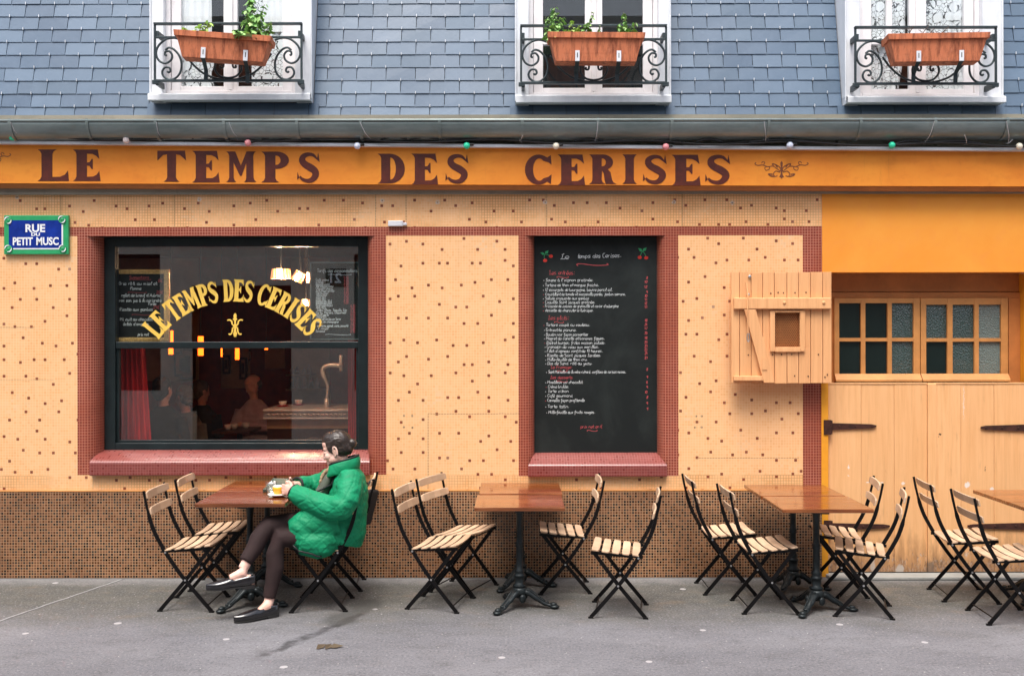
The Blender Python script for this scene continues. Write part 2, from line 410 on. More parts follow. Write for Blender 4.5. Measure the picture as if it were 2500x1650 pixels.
g = NG('weathered_gutter_zinc'); o_ = g.obj()
n = g.noise(g.mapped(o_, (.7, 2, 4)), 2.2, 6, .7); n2 = g.noise(g.mapped(o_, (1, 1, 1)), 14, 5)
col = g.mix(g.ramp(n, .35, .7), (.16, .20, .195), (.30, .345, .335)); col = g.mix(g.m('MULTIPLY', g.ramp(n2, .55, .8), .4), col, (.19, .17, .14))
M['gutter'] = g.set(col, .36, .45, .5); g.bump(n2, .06, .004)
M['cornice'] = paint_mat('dirty_cornice_stone', (.24, .225, .18), (.36, .32, .25), (.11, .11, .095), (.6, 1, 2), .8, .2, grime=(.06, .065, .06))
# slate: every slate is its own island
g = NG('slate'); gi = g.new('ShaderNodeNewGeometry'); isl = gi.outputs['Random Per Island']; o_ = g.obj()
col = g.mix(isl, (.052, .093, .152), (.092, .146, .218))
col = g.mix(g.m('MULTIPLY', g.m('GREATER_THAN', g.m('FRACT', g.m('MULTIPLY', isl, 7.31)), .8), .35), col, (.052, .095, .142))
col = g.mix(g.m('MULTIPLY', g.ramp(g.noise(g.mapped(o_, (1, 1, .5)), 5, 6, .7), .45, .75), .25), col, (.14, .20, .29))
M['slate'] = g.set(col, g.m('ADD', .36, g.m('MULTIPLY', g.m('FRACT', g.m('MULTIPLY', isl, 3.7)), .16)), 0, .55)
g.bump(g.noise(g.mapped(o_, (1, 1, .6)), 28, 5, .7), .25, .004)
M['slate_dark'] = plain('slate_underlay', (.05, .06, .075), .8)
M['hook'] = plain('zinc_slate_hook', (.8, .82, .85), .35, .5)
M['terracotta'] = NG('terracotta'); g = M['terracotta']; o_ = g.obj()
n = g.noise(g.mapped(o_, (9, 9, .8)), 2.5, 6, .75); n2 = g.noise(o_, 18, 5, .7)
col = g.mix(g.ramp(n, .45, .66), (.62, .20, .095), (.20, .055, .03)); col = g.mix(g.m('MULTIPLY', g.ramp(n2, .55, .8), .45), col, (.70, .30, .18))
g.set(col, .8, 0, .25); g.bump(n2, .15, .004); M['terracotta'] = g.mat
M['soil'] = plain('potting_soil', (.035, .024, .018), .95)
def leaf_mat(name, a, b):
    g = NG(name); gi = g.new('ShaderNodeNewGeometry').outputs['Random Per Island']
    g.set(g.mix(gi, a, b), .5, 0, .3); g.b.inputs['Transmission Weight'].default_value = 0.0
    g.b.inputs['Subsurface Weight'].default_value = 0.15; g.b.inputs['Subsurface Radius'].default_value = (.01, .02, .005)
    return g.mat
M['leaf'] = leaf_mat('herb_leaf', (.15, .36, .08), (.42, .62, .24))
M['leaf_pale'] = leaf_mat('pale_leaf', (.34, .58, .10), (.56, .72, .24))
M['stem'] = plain('plant_stem', (.16, .13, .07), .7)
M['twig'] = plain('dry_twig', (.10, .06, .045), .85)
def glass_mat(name, base=.06, tint=(.96, .98, .97), rough=0.0):
    g = NG(name); g.n.remove(g.b)
    tr = g.new('ShaderNodeBsdfTransparent'); tr.inputs[0].default_value = (*tint, 1)
    gl = g.new('ShaderNodeBsdfGlossy'); gl.inputs['Roughness'].default_value = rough; gl.inputs[0].default_value = (1, 1, 1, 1)
    lw = g.new('ShaderNodeLayerWeight'); lw.inputs[0].default_value = .5
    f = g.m('ADD', base, g.m('MULTIPLY', g.m('POWER', lw.outputs['Facing'], 4), .6), clamp=True)
    mx = g.new('ShaderNodeMixShader'); g.link(f, mx.inputs[0]); g.l.new(tr.outputs[0], mx.inputs[1]); g.l.new(gl.outputs[0], mx.inputs[2])
    g.l.new(mx.outputs[0], g.out.inputs[0]); return g.mat
M['glass'] = glass_mat('shop_window_glass', .14)
M['win_glass'] = glass_mat('upper_window_glass', .04, (.96, .98, .98))
M['drink_glass'] = glass_mat('drinking_glass', .10)
def rough_glass(name, col, refl):
    g = NG(name); v = g.new('ShaderNodeTexVoronoi'); v.inputs['Scale'].default_value = 90; g.l.new(g.obj(), v.inputs['Vector'])
    gi = g.new('ShaderNodeNewGeometry').outputs['Random Per Island']
    g.set(col, .12, 0, refl); g.bump(v.outputs['Distance'], .55, .01); return g.mat
M['pane_dark'] = plain('dark_window_pane', (.008, .016, .015), .06, var=.1, spec=.5)
M['pane_ripple'] = rough_glass('rippled_green_pane', (.034, .060, .053), .9)
M['pane_milky'] = rough_glass('milky_green_pane', (.13, .17, .155), .9)
g = NG('chalkboard'); o_ = g.obj()
n = g.noise(g.mapped(o_, (1, 1, .8)), 2.2, 6, .65, .5)
M['board'] = g.set(g.mix(g.ramp(n, .45, .8), (.007, .010, .010), (.026, .034, .032)), .5, 0, .35)
M['chalk'] = plain('white_chalk', (.80, .84, .84), .9, var=.15, scale=60)
M['chalk_red'] = plain('red_chalk', (.62, .10, .11), .9, var=.15, scale=60)
M['chalk_green'] = plain('green_chalk', (.05, .42, .16), .9, var=.15, scale=60)
M['cherry'] = plain('cherry_red_paint', (.65, .035, .02), .7)
# lace
g = NG('lace_curtain'); o_ = g.obj()
v = g.new('ShaderNodeTexVoronoi', feature='DISTANCE_TO_EDGE'); v.inputs['Scale'].default_value = 30; g.l.new(o_, v.inputs['Vector'])
v2 = g.new('ShaderNodeTexVoronoi'); v2.inputs['Scale'].default_value = 8.5; g.l.new(o_, v2.inputs['Vector'])
flower = g.m('LESS_THAN', v2.outputs['Distance'], .33)
ring = g.m('COMPARE', v2.outputs['Distance'], .38, .05)
hole = g.m('MULTIPLY', g.m('LESS_THAN', v.outputs['Distance'], .036), g.m('SUBTRACT', 1, flower))
hole = g.m('MAXIMUM', hole, g.m('MULTIPLY', ring, g.m('GREATER_THAN', g.noise(o_, 40), .5)))
g.set((.86, .86, .88), .9, 0, .1); tr = g.new('ShaderNodeBsdfTransparent'); mx = g.new('ShaderNodeMixShader')
g.link(g.m('MULTIPLY', hole, .92), mx.inputs[0]); g.l.new(g.b.outputs[0], mx.inputs[1]); g.l.new(tr.outputs[0], mx.inputs[2]); g.l.new(mx.outputs[0], g.out.inputs[0])
M['lace'] = g.mat
M['sheer'] = plain('white_sheer_curtain', (.92, .90, .91), .9, var=.03)
M['dark_room'] = plain('dim_room_wall', (.05, .052, .055), .9)
def wood(name, a, b, rough, grain=(1, 14, 14), coat=0.0, sc=3.0, bmp=.1):
    g = NG(name); o = g.mapped(g.obj(), grain); n = g.noise(o, sc, 6, .65, .3); n2 = g.noise(g.obj(), 3.5, 3)
    gi = g.new('ShaderNodeObjectInfo').outputs['Random']
    c = g.mix(g.ramp(n, .32, .7), a, b); pk, _ = g.white(g.m('FLOOR', g.m('MULTIPLY', g.sep(g.obj())[1], 11)), g.m('MULTIPLY', g.new('ShaderNodeObjectInfo').outputs['Random'], 9)); c = g.mix(g.m('MULTIPLY', pk, .45), c, tuple(x*.45 for x in a)); c = g.mix(g.m('MULTIPLY', gi, .42), c, tuple(x*.55 for x in a))
    rr = g.m('ADD', rough, g.m('MULTIPLY', g.ramp(n, .38, .62), .22))
    g.set(c, rr, 0, .5, coat, .12); g.bump(n, bmp, .002); return g.mat
M['table_wood'] = wood('varnished_mahogany', (.13, .029, .007), (.42, .135, .032), .12, (1, 16, 16), .7)
M['slat_wood'] = wood('pale_beech_slat', (.62, .40, .25), (.80, .58, .40), .5, (14, 1, 14))
M['cast_iron'] = plain('cast_iron', (.020, .027, .030), .42, .45, var=.25, scale=25, bump=.15)
M['skin'] = NG('skin'); g = M['skin']; o_ = g.obj()
g.set(g.mix(g.ramp(g.noise(o_, 14, 4), .35, .7), (.72, .42, .33), (.80, .53, .45)), .5, 0, .35)
g.b.inputs['Subsurface Weight'].default_value = .12; g.b.inputs['Subsurface Radius'].default_value = (.012, .005, .003); M['skin'] = g.mat
M['lips'] = plain('lip_skin', (.42, .13, .11), .45)
M['lash'] = plain('eyelash_and_brow_hair', (.06, .035, .025), .7)
g = NG('combed_dark_hair'); o_ = g.obj()
n = g.noise(g.mapped(o_, (3, 26, 20), rot=(0, R(25), 0)), 4, 5, .7)
M['hair'] = g.set(g.mix(g.ramp(n, .38, .72), (.012, .007, .005), (.055, .036, .028)), .34, 0, .6); g.bump(n, .5, .006)
g = NG('green_quilted_nylon'); o_ = g.obj()
n = g.noise(g.mapped(o_, (1, 1, 1.8)), 8, 3, .5, .6); n2 = g.noise(o_, 5, 3)
M['jacket'] = g.set(g.mix(g.ramp(n2, .3, .7), (.002, .175, .075), (.004, .27, .122)), .62, 0, .3); g.bump(n, .4, .03)
M['jacket_trim'] = plain('black_jacket_binding', (.010, .010, .012), .6)
M['shirt'] = plain('grey_green_cardigan', (.10, .11, .085), .9)
M['scarf'] = plain('patterned_scarf', (.50, .33, .20), .8, var=.4, scale=60)
M['leggings'] = plain('brown_leggings', (.020, .0065, .0065), .85, var=.12, scale=10, bump=.12, bscale=40)
g = NG('black_patent_leather'); g.set((.010, .009, .011), .16, 0, .6, .5, .08); g.bump(g.noise(g.obj(), 45, 3), .12, .003); M['shoe'] = g.mat
M['shoe_sole'] = plain('shoe_sole', (.03, .028, .028), .7)
M['white_china'] = plain('white_china', (.82, .80, .78), .2, var=.03)
M['red_china'] = plain('red_china', (.55, .02, .03), .2, var=.05)
M['yellow_china'] = plain('yellow_china', (.90, .50, .04), .22, var=.08, scale=14)
M['notebook'] = plain('dark_green_leather', (.010, .055, .048), .4, var=.15)
M['paper'] = plain('paper', (.82, .80, .76), .8, var=.04)
M['bag_blue'] = plain('blue_printed_bag', (.05, .26, .42), .6, var=.2)
M['curtain_red'] = plain('red_velvet_curtain', (.75, .018, .02), .8, var=.3, scale=6, stretch=(8, 8, .5))
M['sign_green'] = plain('green_enamel', (.035, .36, .14), .22, var=.08, scale=14)
M['sign_blue'] = plain('blue_enamel', (.008, .035, .30), .2, var=.2, scale=10)
M['sign_white'] = plain('white_enamel', (.82, .84, .86), .25, var=.03)
M['cable'] = plain('black_cable', (.012, .012, .013), .5)
M['tie'] = plain('white_cable_tie', (.7, .7, .72), .5)
for k, c in (('bulb_green', (.04, .72, .42)), ('bulb_cream', (.92, .84, .68)), ('bulb_pink', (.88, .34, .36)), ('bulb_white', (.72, .78, .94)), ('bulb_rose', (.93, .80, .76))):
    M[k] = plain(k.replace('_', '_lamp_'), c, .14, var=.06, scale=30)
def emis(name, col, strength):
    g = NG(name); g.set(col, .5); g.b.inputs['Emission Color'].default_value = (*col, 1); g.b.inputs['Emission Strength'].default_value = strength; return g.mat
M['lamp_amber'] = emis('lit_amber_lamp_shade', (1.0, .10, .006), 3.6)
M['lamp_warm'] = emis('lit_pleated_lamp_shade', (1.0, .40, .16), .55)
M['lamp_core'] = emis('lit_lamp_bulb', (1.0, .62, .36), 300.0)
M['room_red'] = plain('dark_red_panelling', (.40, .055, .026), .55, var=.2)
M['room_floor'] = plain('dark_cafe_floor', (.20, .07, .04), .5)
M['room_cream'] = plain('aged_cream_plaster', (.78, .60, .38), .8, var=.15, scale=3)
M['counter'] = plain('tan_bar_front', (.55, .34, .19), .5, var=.12)
M['chrome'] = plain('polished_metal', (.75, .74, .72), .16, 1.0, var=.05)
M['bar_metal'] = plain('worn_bar_metal', (.80, .78, .76), .35, .35, var=.1)
M['dark_wood'] = plain('dark_cafe_wood', (.07, .022, .012), .45, var=.2)
M['frame_gold'] = plain('gilded_frame', (.95, .58, .22), .35, .3, var=.25, scale=60)
g = NG('clear_price_panel'); tr = g.new('ShaderNodeBsdfTransparent'); tr.inputs[0].default_value = (.75, .8, .8, 1)
g.set((.05, .07, .07), .15, 0, .5); mx = g.new('ShaderNodeMixShader'); mx.inputs[0].default_value = .3
g.l.new(tr.outputs[0], mx.inputs[1]); g.l.new(g.b.outputs[0], mx.inputs[2]); g.l.new(mx.outputs[0], g.out.inputs[0]); M['clear_panel'] = g.mat
M['shirt_lilac'] = plain('lilac_shirt', (.62, .50, .58), .8, var=.15, scale=12)
M['cloth_dark'] = plain('dark_clothing', (.018, .02, .022), .85)
M['cloth_grey'] = plain('grey_clothing', (.14, .14, .13), .85)
M['hair_grey'] = plain('grey_hair', (.14, .12, .10), .7)
M['hair_black'] = plain('black_hair', (.012, .010, .010), .6)
M['stone'] = paint_mat('pale_street_stone', (.44, .42, .36), (.54, .51, .44), (.34, .32, .28), (1, 1, .6), .8, .2)
M['teal_door'] = plain('teal_shutter_paint', (.03, .09, .085), .5)
M['dark_door'] = plain('dark_doorway', (.012, .009, .008), .6)
M['concrete'] = paint_mat('doorstep_concrete', (.26, .26, .245), (.33, .33, .31), (.17, .17, .15), (1, 1, 1), .9, .3)
M['leaf_dry'] = plain('dry_leaf', (.12, .085, .05), .85)

# asphalt pavement: grey-violet with brown-green grime, gum spots, cracks and a wet streak
g = NG('asphalt_pavement'); o_ = g.obj(); X, Y_, _z = g.sep(o_)
def segdist(ax, ay, bx, by, wob):
    dx, dy = bx-ax, by-ay; L = dx*dx+dy*dy
    px = g.m('SUBTRACT', X, ax); py = g.m('SUBTRACT', Y_, ay)
    px = g.m('ADD', px, g.m('MULTIPLY', g.m('SUBTRACT', g.noise(o_, 6, 4), .5), wob)); py = g.m('ADD', py, g.m('MULTIPLY', g.m('SUBTRACT', g.noise(o_, 7.3, 4), .5), wob))
    t = g.m('DIVIDE', g.m('ADD', g.m('MULTIPLY', px, dx), g.m('MULTIPLY', py, dy)), L, clamp=True)
    ex = g.m('SUBTRACT', px, g.m('MULTIPLY', t, dx)); ey = g.m('SUBTRACT', py, g.m('MULTIPLY', t, dy))
    return g.m('SQRT', g.m('ADD', g.m('MULTIPLY', ex, ex), g.m('MULTIPLY', ey, ey)))
big = g.noise(g.mapped(o_, (.5, 1, 1)), 1.5, 6, .6, .5); mid = g.noise(o_, 7, 6, .7); fin = g.noise(o_, 160, 3, .7); sp = g.noise(o_, 55, 2)
col = g.mix(g.ramp(big, .35, .7), (.104, .104, .117), (.174, .172, .187))
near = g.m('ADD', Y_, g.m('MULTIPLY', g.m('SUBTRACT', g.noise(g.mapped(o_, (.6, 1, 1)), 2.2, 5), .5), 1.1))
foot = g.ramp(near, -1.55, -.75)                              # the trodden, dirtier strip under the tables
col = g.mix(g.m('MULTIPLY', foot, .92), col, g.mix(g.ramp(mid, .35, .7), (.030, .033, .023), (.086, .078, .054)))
col = g.mix(g.m('MULTIPLY', g.ramp(mid, .52, .8), .6), col, (.085, .08, .08))
gl = g.noise(g.mapped(o_, (1, 1.6, 1), loc=(3.1, 1.7, 0)), 3, 5)
col = g.mix(g.m('MULTIPLY', g.m('MULTIPLY', g.ramp(gl, .56, .72), foot), .35), col, (.22, .14, .07))
wall = g.ramp(g.m('ADD', Y_, g.m('MULTIPLY', g.m('SUBTRACT', mid, .5), .2)), -.30, -.06)
col = g.mix(g.m('MULTIPLY', wall, .5), col, (.28, .28, .29))
col = g.mix(g.m('MULTIPLY', g.ramp(fin, .38, .70), .65), col, g.mix(.5, col, (.36, .35, .365)))
pat = g.noise(g.mapped(o_, (.8, 1.5, 1), loc=(7, 2, 0)), 5.5, 8, .78); col = g.mix(g.m('MULTIPLY', g.ramp(pat, .5, .68), .42), col, (.055, .054, .056))
gr_ = g.noise(o_, 62, 2, .5); col = g.mix(g.m('MULTIPLY', g.ramp(gr_, .56, .74), .55), col, (.30, .29, .31)); col = g.mix(g.m('MULTIPLY', g.ramp(gr_, .44, .28), .5), col, (.035, .034, .036))
col = g.mix(g.ramp(sp, .66, .72), col, (.075, .072, .075))
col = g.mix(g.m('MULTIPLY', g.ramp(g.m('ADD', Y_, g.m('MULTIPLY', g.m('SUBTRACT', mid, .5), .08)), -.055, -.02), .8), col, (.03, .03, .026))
vo = g.new('ShaderNodeTexVoronoi', voronoi_dimensions='2D'); vo.inputs['Scale'].default_value = 2.3; g.l.new(g.mapped(o_, (1, 1.0, .01)), vo.inputs['Vector'])
rv = g.sep(vo.outputs['Color'])[0]
gum = g.m('MULTIPLY', g.m('LESS_THAN', g.m('ADD', vo.outputs['Distance'], g.m('MULTIPLY', g.m('SUBTRACT', mid, .5), .03)), g.m('MULTIPLY', rv, .055)), g.m('GREATER_THAN', rv, .80))
col = g.mix(g.m('MULTIPLY', gum, .8), col, (.44, .42, .43))
vo2 = g.new('ShaderNodeTexVoronoi', voronoi_dimensions='2D'); vo2.inputs['Scale'].default_value = 9; g.l.new(g.mapped(o_, (1, 1, .01)), vo2.inputs['Vector'])
r2 = g.sep(vo2.outputs['Color'])[0]
chip = g.m('MULTIPLY', g.m('LESS_THAN', vo2.outputs['Distance'], .04), g.m('GREATER_THAN', r2, .90)); col = g.mix(g.m('MULTIPLY', chip, .75), col, (.5, .47, .45))
def line(ax, ay, bx, by, wd, c, k, wob=.04, soft=.008):
    global col
    d = segdist(ax, ay, bx, by, wob); col = g.mix(g.m('MULTIPLY', g.ramp(d, wd+soft, wd*.5), k), col, c)
line(-3.03, -.05, -3.52, -1.55, .008, (.06, .06, .06), .7); line(-3.05, -.06, -3.54, -1.55, .004, (.42, .42, .43), .6)
line(-3.52, -1.55, -4.6, -1.75, .005, (.4, .4, .41), .5)
line(-1.02, -1.05, -1.50, -1.95, .022, (.03, .03, .032), g.m('MULTIPLY', g.ramp(g.noise(o_, 14, 5, .75), .42, .55), .7), .20, .03); line(-1.0, -.75, -1.15, -1.2, .10, (.05, .05, .046), .7, .3, .06)
line(-2.9, -2.35, -1.9, -2.55, .006, (.11, .11, .115), .5); line(2.55, -.35, 2.63, -.95, .008, (.07, .07, .06), .5); line(2.63, -.95, 4.4, -.98, .006, (.10, .10, .09), .5)
line(-4.2, -2.62, -2.95, -2.72, .005, (.36, .36, .37), .6); line(-2.2, -2.9, 3, -2.75, .006, (.12, .12, .125), .45, .1)
wet = g.ramp(segdist(-1.02, -1.05, -1.52, -2.0, .16), .06, .03)
g.set(col, g.m('SUBTRACT', .82, g.m('MULTIPLY', wet, .4)), 0, .3)
g.bump(g.m('ADD', fin, g.m('MULTIPLY', mid, 1.5)), .35, .006); M['asphalt'] = g.mat
# ---------------------------------------------------------------- lettering
def arc(cx, cy, rx, ry, a0, a1, n=12):
    return [(cx+rx*math.cos(R(lerp(a0, a1, k/n))), cy+ry*math.sin(R(lerp(a0, a1, k/n)))) for k in range(n+1)]
def _S():
    c = catmull([(.57,.80,0),(.46,.915,0),(.30,.935,0),(.155,.86,0),(.13,.72,0),(.22,.60,0),(.38,.50,0),(.52,.38,0),(.535,.24,0),(.43,.10,0),(.28,.065,0),(.13,.12,0),(.05,.22,0)], 3)
    ws = [.05,.10,.13,.17,.20,.22,.24,.22,.20,.17,.13,.10,.05]; L = []; Q = []
    for i, p in enumerate(c):
        d = (c[min(i+1, len(c)-1)]-c[max(i-1, 0)]).normalized(); nn = Vector((-d.y, d.x, 0)); k = i/3; a = int(min(k, 11)); wv = lerp(ws[a], ws[a+1], k-a)/2
        L.append((p.x+nn.x*wv, p.y+nn.y*wv)); Q.append((p.x-nn.x*wv, p.y-nn.y*wv))
    return L+[(-.02,.36),(-.03,.10)]+Q[::-1]+[(.62,1.0),(.665,.68)]
ST = [(.06,.06),(.09,.14),(.09,.86),(.06,.94)]
GL = {
 'L': ([(0,1),(.46,1),(.385,.94),(.355,.86),(.355,.13),(.54,.135),(.66,.20),(.735,.33),(.76,0),(0,0)]+ST, []),
 'E': ([(0,1),(.64,1),(.68,.70),(.60,.80),(.50,.865),(.36,.87),(.36,.59),(.43,.60),(.48,.70),(.51,.70),(.51,.38),(.48,.38),(.43,.48),(.36,.49),(.36,.135),(.52,.14),(.61,.20),(.68,.32),(.71,0),(0,0)]+ST, []),
 'T': ([(0,1),(.70,1),(.73,.68),(.66,.77),(.58,.86),(.475,.885),(.47,.14),(.50,.06),(.56,0),(.16,0),(.22,.06),(.25,.14),(.245,.885),(.14,.86),(.07,.77),(0,.68)], []),
 'M': ([(0,1),(.27,1),(.44,.54),(.61,1),(.89,1),(.83,.94),(.81,.86),(.82,.14),(.85,.06),(.91,0),(.54,0),(.585,.06),(.60,.14),(.60,.62),(.46,.20),(.41,.20),(.22,.64),(.225,.14),(.25,.06),(.30,0),(0,0)]+ST, []),
 'P': ([(0,1)]+arc(.38,.72,.31,.28,90,-90)+[(.35,.44),(.35,.14),(.38,.06),(.45,0),(0,0)]+ST, [[(.35,.87)]+arc(.37,.72,.11,.15,90,-90)+[(.35,.57)]]),
 'D': ([(0,1)]+arc(.32,.5,.40,.5,90,-90,16)+[(0,0)]+ST, [[(.33,.87)]+arc(.34,.5,.14,.37,88,-88,14)+[(.33,.13)]]),
 'C': (arc(.37,.5,.37,.5,62,298,20)+[(.60,.10),(.70,.02),(.72,.34),(.64,.26)]+arc(.39,.5,.17,.375,308,52,16)+[(.64,.74),(.72,.66),(.70,.98),(.60,.90)], []),
 'R': ([(0,1)]+arc(.38,.735,.29,.265,90,-50)+[(.52,.50),(.60,.40),(.64,.15),(.68,.06),(.76,0),(.46,0),(.43,.14),(.41,.36),(.36,.45),(.35,.14),(.38,.06),(.45,0),(0,0)]+ST, [[(.35,.87)]+arc(.37,.735,.10,.135,90,-90)+[(.35,.60)]]),
 'I': ([(0,1),(.44,1),(.38,.94),(.35,.86),(.35,.14),(.38,.06),(.44,0),(0,0)]+ST, []),
 'S': (_S(), []),
}
def glyph(mb, ch, x0, x1, y0, y1, frame, t):
    o, hs = GL[ch]; xs = [p[0] for p in o]; ys = [p[1] for p in o]; a, b, c, d = min(xs), max(xs), min(ys), max(ys)
    f = lambda p: (lerp(x0, x1, (p[0]-a)/(b-a)), lerp(y0, y1, (p[1]-c)/(d-c)))
    mb.prism([f(p) for p in o], [[f(p) for p in h] for h in hs], frame, t)
def font(mb, txt, x0, x1, y0, y1, frame, t, bold=0.0):
    cu = bpy.data.curves.new('t', 'FONT'); cu.body = txt; cu.offset = bold; cu.resolution_u = 4
    ob = bpy.data.objects.new('t', cu); COL.objects.link(ob)
    dg = bpy.context.evaluated_depsgraph_get(); dg.update()
    me = bpy.data.meshes.new_from_object(ob.evaluated_get(dg)); bpy.data.objects.remove(ob); bpy.data.curves.remove(cu)
    vs = [v.co.copy() for v in me.vertices]; fs = [tuple(p.vertices) for p in me.polygons]; bpy.data.meshes.remove(me)
    a, b = min(v.x for v in vs), max(v.x for v in vs); c, d = min(v.y for v in vs), max(v.y for v in vs)
    mb.add([frame(lerp(x0, x1, (v.x-a)/(b-a)), lerp(y0, y1, (v.y-c)/(d-c)), t) for v in vs], fs)
# one-line handwriting: digit pairs are x, y; base line 2, x-height 5, ascender 8
HW = {'a':'35 15 04 03 12 22 33 35 32 42','b':'08 02 22 33 24 04','c':'34 25 14 03 12 32','d':'34 15 04 03 12 33 38 32 42','e':'03 33 35 15 04 03 12 32','f':'38 27 17 10 00|05 25',
'g':'35 15 04 03 13 34 35 31 10 01','h':'08 02|04 15 25 34 32','i':'15 12 22|16 17','j':'25 21 10|26 27','k':'08 02|35 03 32','l':'03 27 18 12 22','m':'05 02|04 15 24 22|24 35 44 42',
'n':'05 02|04 15 25 34 32','o':'15 04 03 12 22 33 34 25 15','p':'05 00|04 15 25 34 33 22 03','q':'35 15 04 03 12 33|35 30','r':'05 02|04 15 25','s':'35 15 04 33 22 02','t':'18 13 22 32|05 35',
'u':'05 03 12 22 33|35 32','v':'05 12 35','w':'05 12 24 32 45','x':'05 32|35 02','y':'05 13 34|35 31 10 00','z':'05 35 02 32',
'L':'18 28 07|17 12 02 42','S':'38 28 07 06 34 33 12 02','T':'08 48|28 22','C':'38 18 06 04 12 32','E':'38 08 02 32|05 25','B':'02 08 28 37 25 05|25 34 33 22 02','M':'02 08 24 48 42','G':'38 18 06 03 12 32 34 24',
'F':'38 08 02|05 25','R':'02 08 28 37 25 05 32','D':'02 08 28 37 33 22 02','I':'02 08','A':'02 28 42|14 34','J':'38 33 12 03','H':'08 02|38 32|05 35','P':'02 08 28 37 25 05','N':'02 08 32 38',
'0':'18 06 04 12 22 34 36 28 18','1':'06 18 12','2':'07 18 28 37 02 32','3':'08 28 37 15 34 22 02','4':'28 03 33|25 22','5':'38 08 05 25 34 22 02','7':'08 38 12','8':'15 07 18 28 37 15 04 12 22 34 15','9':'34 15 07 18 28 37 32','6':'38 16 03 12 22 34 25 04',
"'":'18 07','.':'12 13',',':'13 02 01','-':'04 24',':':'12 13|15 16','*':'04 14','/':'02 38','€':'38 18 06 04 12 32|05 25|04 24'}
ACC = {'é':('e','16 28'),'è':('e','28 16'),'ê':('e','06 17 26'),'à':('a','28 16'),'ô':('o','06 17 26'),'î':('i','06 17 26'),'ç':('c','22 10'),'û':('u','06 17 26')}
def hand(mb, txt, x0, x1, yb, xh, frame, t, wd, tilt=0.0):
    """writes txt between x0 and x1, x-height xh"""
    adv = []; cx = 0.0
    for ch in txt:
        wv = 3.0 if ch == ' ' else (2.7 if ch in "il'.,:1It-*î" else (3.3 if ch in 'rftjE' else (5.7 if ch in 'mwM' else 4.3))); adv.append((ch, cx)); cx += wv
    sx = (x1-x0)/max(cx-.8, 1); sy = xh/3.0; k = 0
    for ch, ax in adv:
        base, ex = ACC.get(ch, (ch, None)); st = HW.get(base)
        if not st: continue
        strokes = st.split('|')+([ex] if ex else []); jy = rnd.uniform(-.25, .25); js = rnd.uniform(-.12, .2)
        for sk in strokes:
            P = [(int(q[0]), int(q[1])-2+jy) for q in sk.split()]
            P = [(p[0], p[1] if p[1] <= 3 else 3+(p[1]-3)*.85) for p in P]; P = [Vector((x0+(ax+p[0]*1.05+p[1]*(.10+js))*sx, yb+p[1]*sy+tilt*(ax*sx), 0)) for p in P]
            if len(P) > 2: P = catmull(P, 2)
            k += 1; mb.ribbon(P, wd, frame, t+(k % 5)*.00012)
def swash(mb, x0, x1, y, h, frame, t, wd):
    P = catmull([(x0+.04*(x1-x0), y-.5*h, 0), (x0, y+.3*h, 0), (x0+.15*(x1-x0), y+h*.6, 0), (lerp(x0, x1, .6), y-h*.3, 0), (x1, y-h*.1, 0), (x1-.03*(x1-x0), y+.8*h, 0)], 5)
    mb.ribbon(P, wd, frame, t)
def facing(Y): return lambda x, y, d: Vector((x, Y-d, y))

# ================================================================ ground
def grid_sheet(name, x0, x1, y0, y1, z, mat):
    return struct(MB().quad((x0, y0, z), (x1, y0, z), (x1, y1, z), (x0, y1, z), None).build(name, mat, recalc=False))
grid_sheet('pavement', -70, 70, -9.6, 40, 0.0, M['asphalt'])

# ================================================================ the cafe building
B = thing('cafe_building', 'corner cafe with peach mosaic front, orange name fascia and blue grey slate mansard roof', 'building')
XL, XR = -7.0, 7.2
def rect(mb, x0, x1, z0, z1, Y=0.0):
    mb.quad((x0, Y, z0), (x1, Y, z0), (x1, Y, z1), (x0, Y, z1))
zp = WZ(1197); zb0, zb1 = WZ(575.5), WZ(553.5); zt = 3.12
wall = MB()
xa, xb = WX(189), WX(943); xc, xd = WX(1266), WX(1656); xe, xf = WX(1960), WX(2007); zs = WZ(1158); zs2 = WZ(1162)
wall.cur = 0
rect(wall, XL, xf, zb1, zt); rect(wall, XL, xa, zp, zb0); rect(wall, xa, xb, zp, zs); rect(wall, xb, xc, zp, zb0); rect(wall, xc, xd, zp, zs2); rect(wall, xd, xe, zp, zb0)
wall.cur = 1
j0, j1 = -3.352, -1.062            # where the window jambs start to curve in
k0, k1 = .092, 1.214               # the same for the menu niche
zso, zno = .93, .90
rect(wall, XL, xf, zb0, zb1); rect(wall, xe, xf, zp, zb0)
rect(wall, xa, j0, zs, zb0); rect(wall, j1, xb, zs, zb0); rect(wall, j0, j1, zs, zso)
rect(wall, xc, k0, zs2, zb0); rect(wall, k1, xd, zs2, zb0); rect(wall, k0, k1, zs2, zno)
wall.build('mosaic_wall', [M['peach_tile'], M['red_tile']], B, recalc=False)
# plinth of small brown tiles, with a thin pink ledge
pl = MB(); pl.cur = 0; rect(pl, XL, WX(2005), 0, zp, -.012); pl.cur = 1
pl.quad((XL, -.015, zp-.003), (WX(2005), -.015, zp-.003), (WX(2005), -.015, zp+.004), (XL, -.015, zp+.004)); pl.quad((XL, -.015, zp+.004), (WX(2005), -.015, zp+.004), (WX(2005), .0, zp+.006), (XL, .0, zp+.006))
pl.build('plinth', [M['brown_tile'], M['casement']], B, recalc=False)

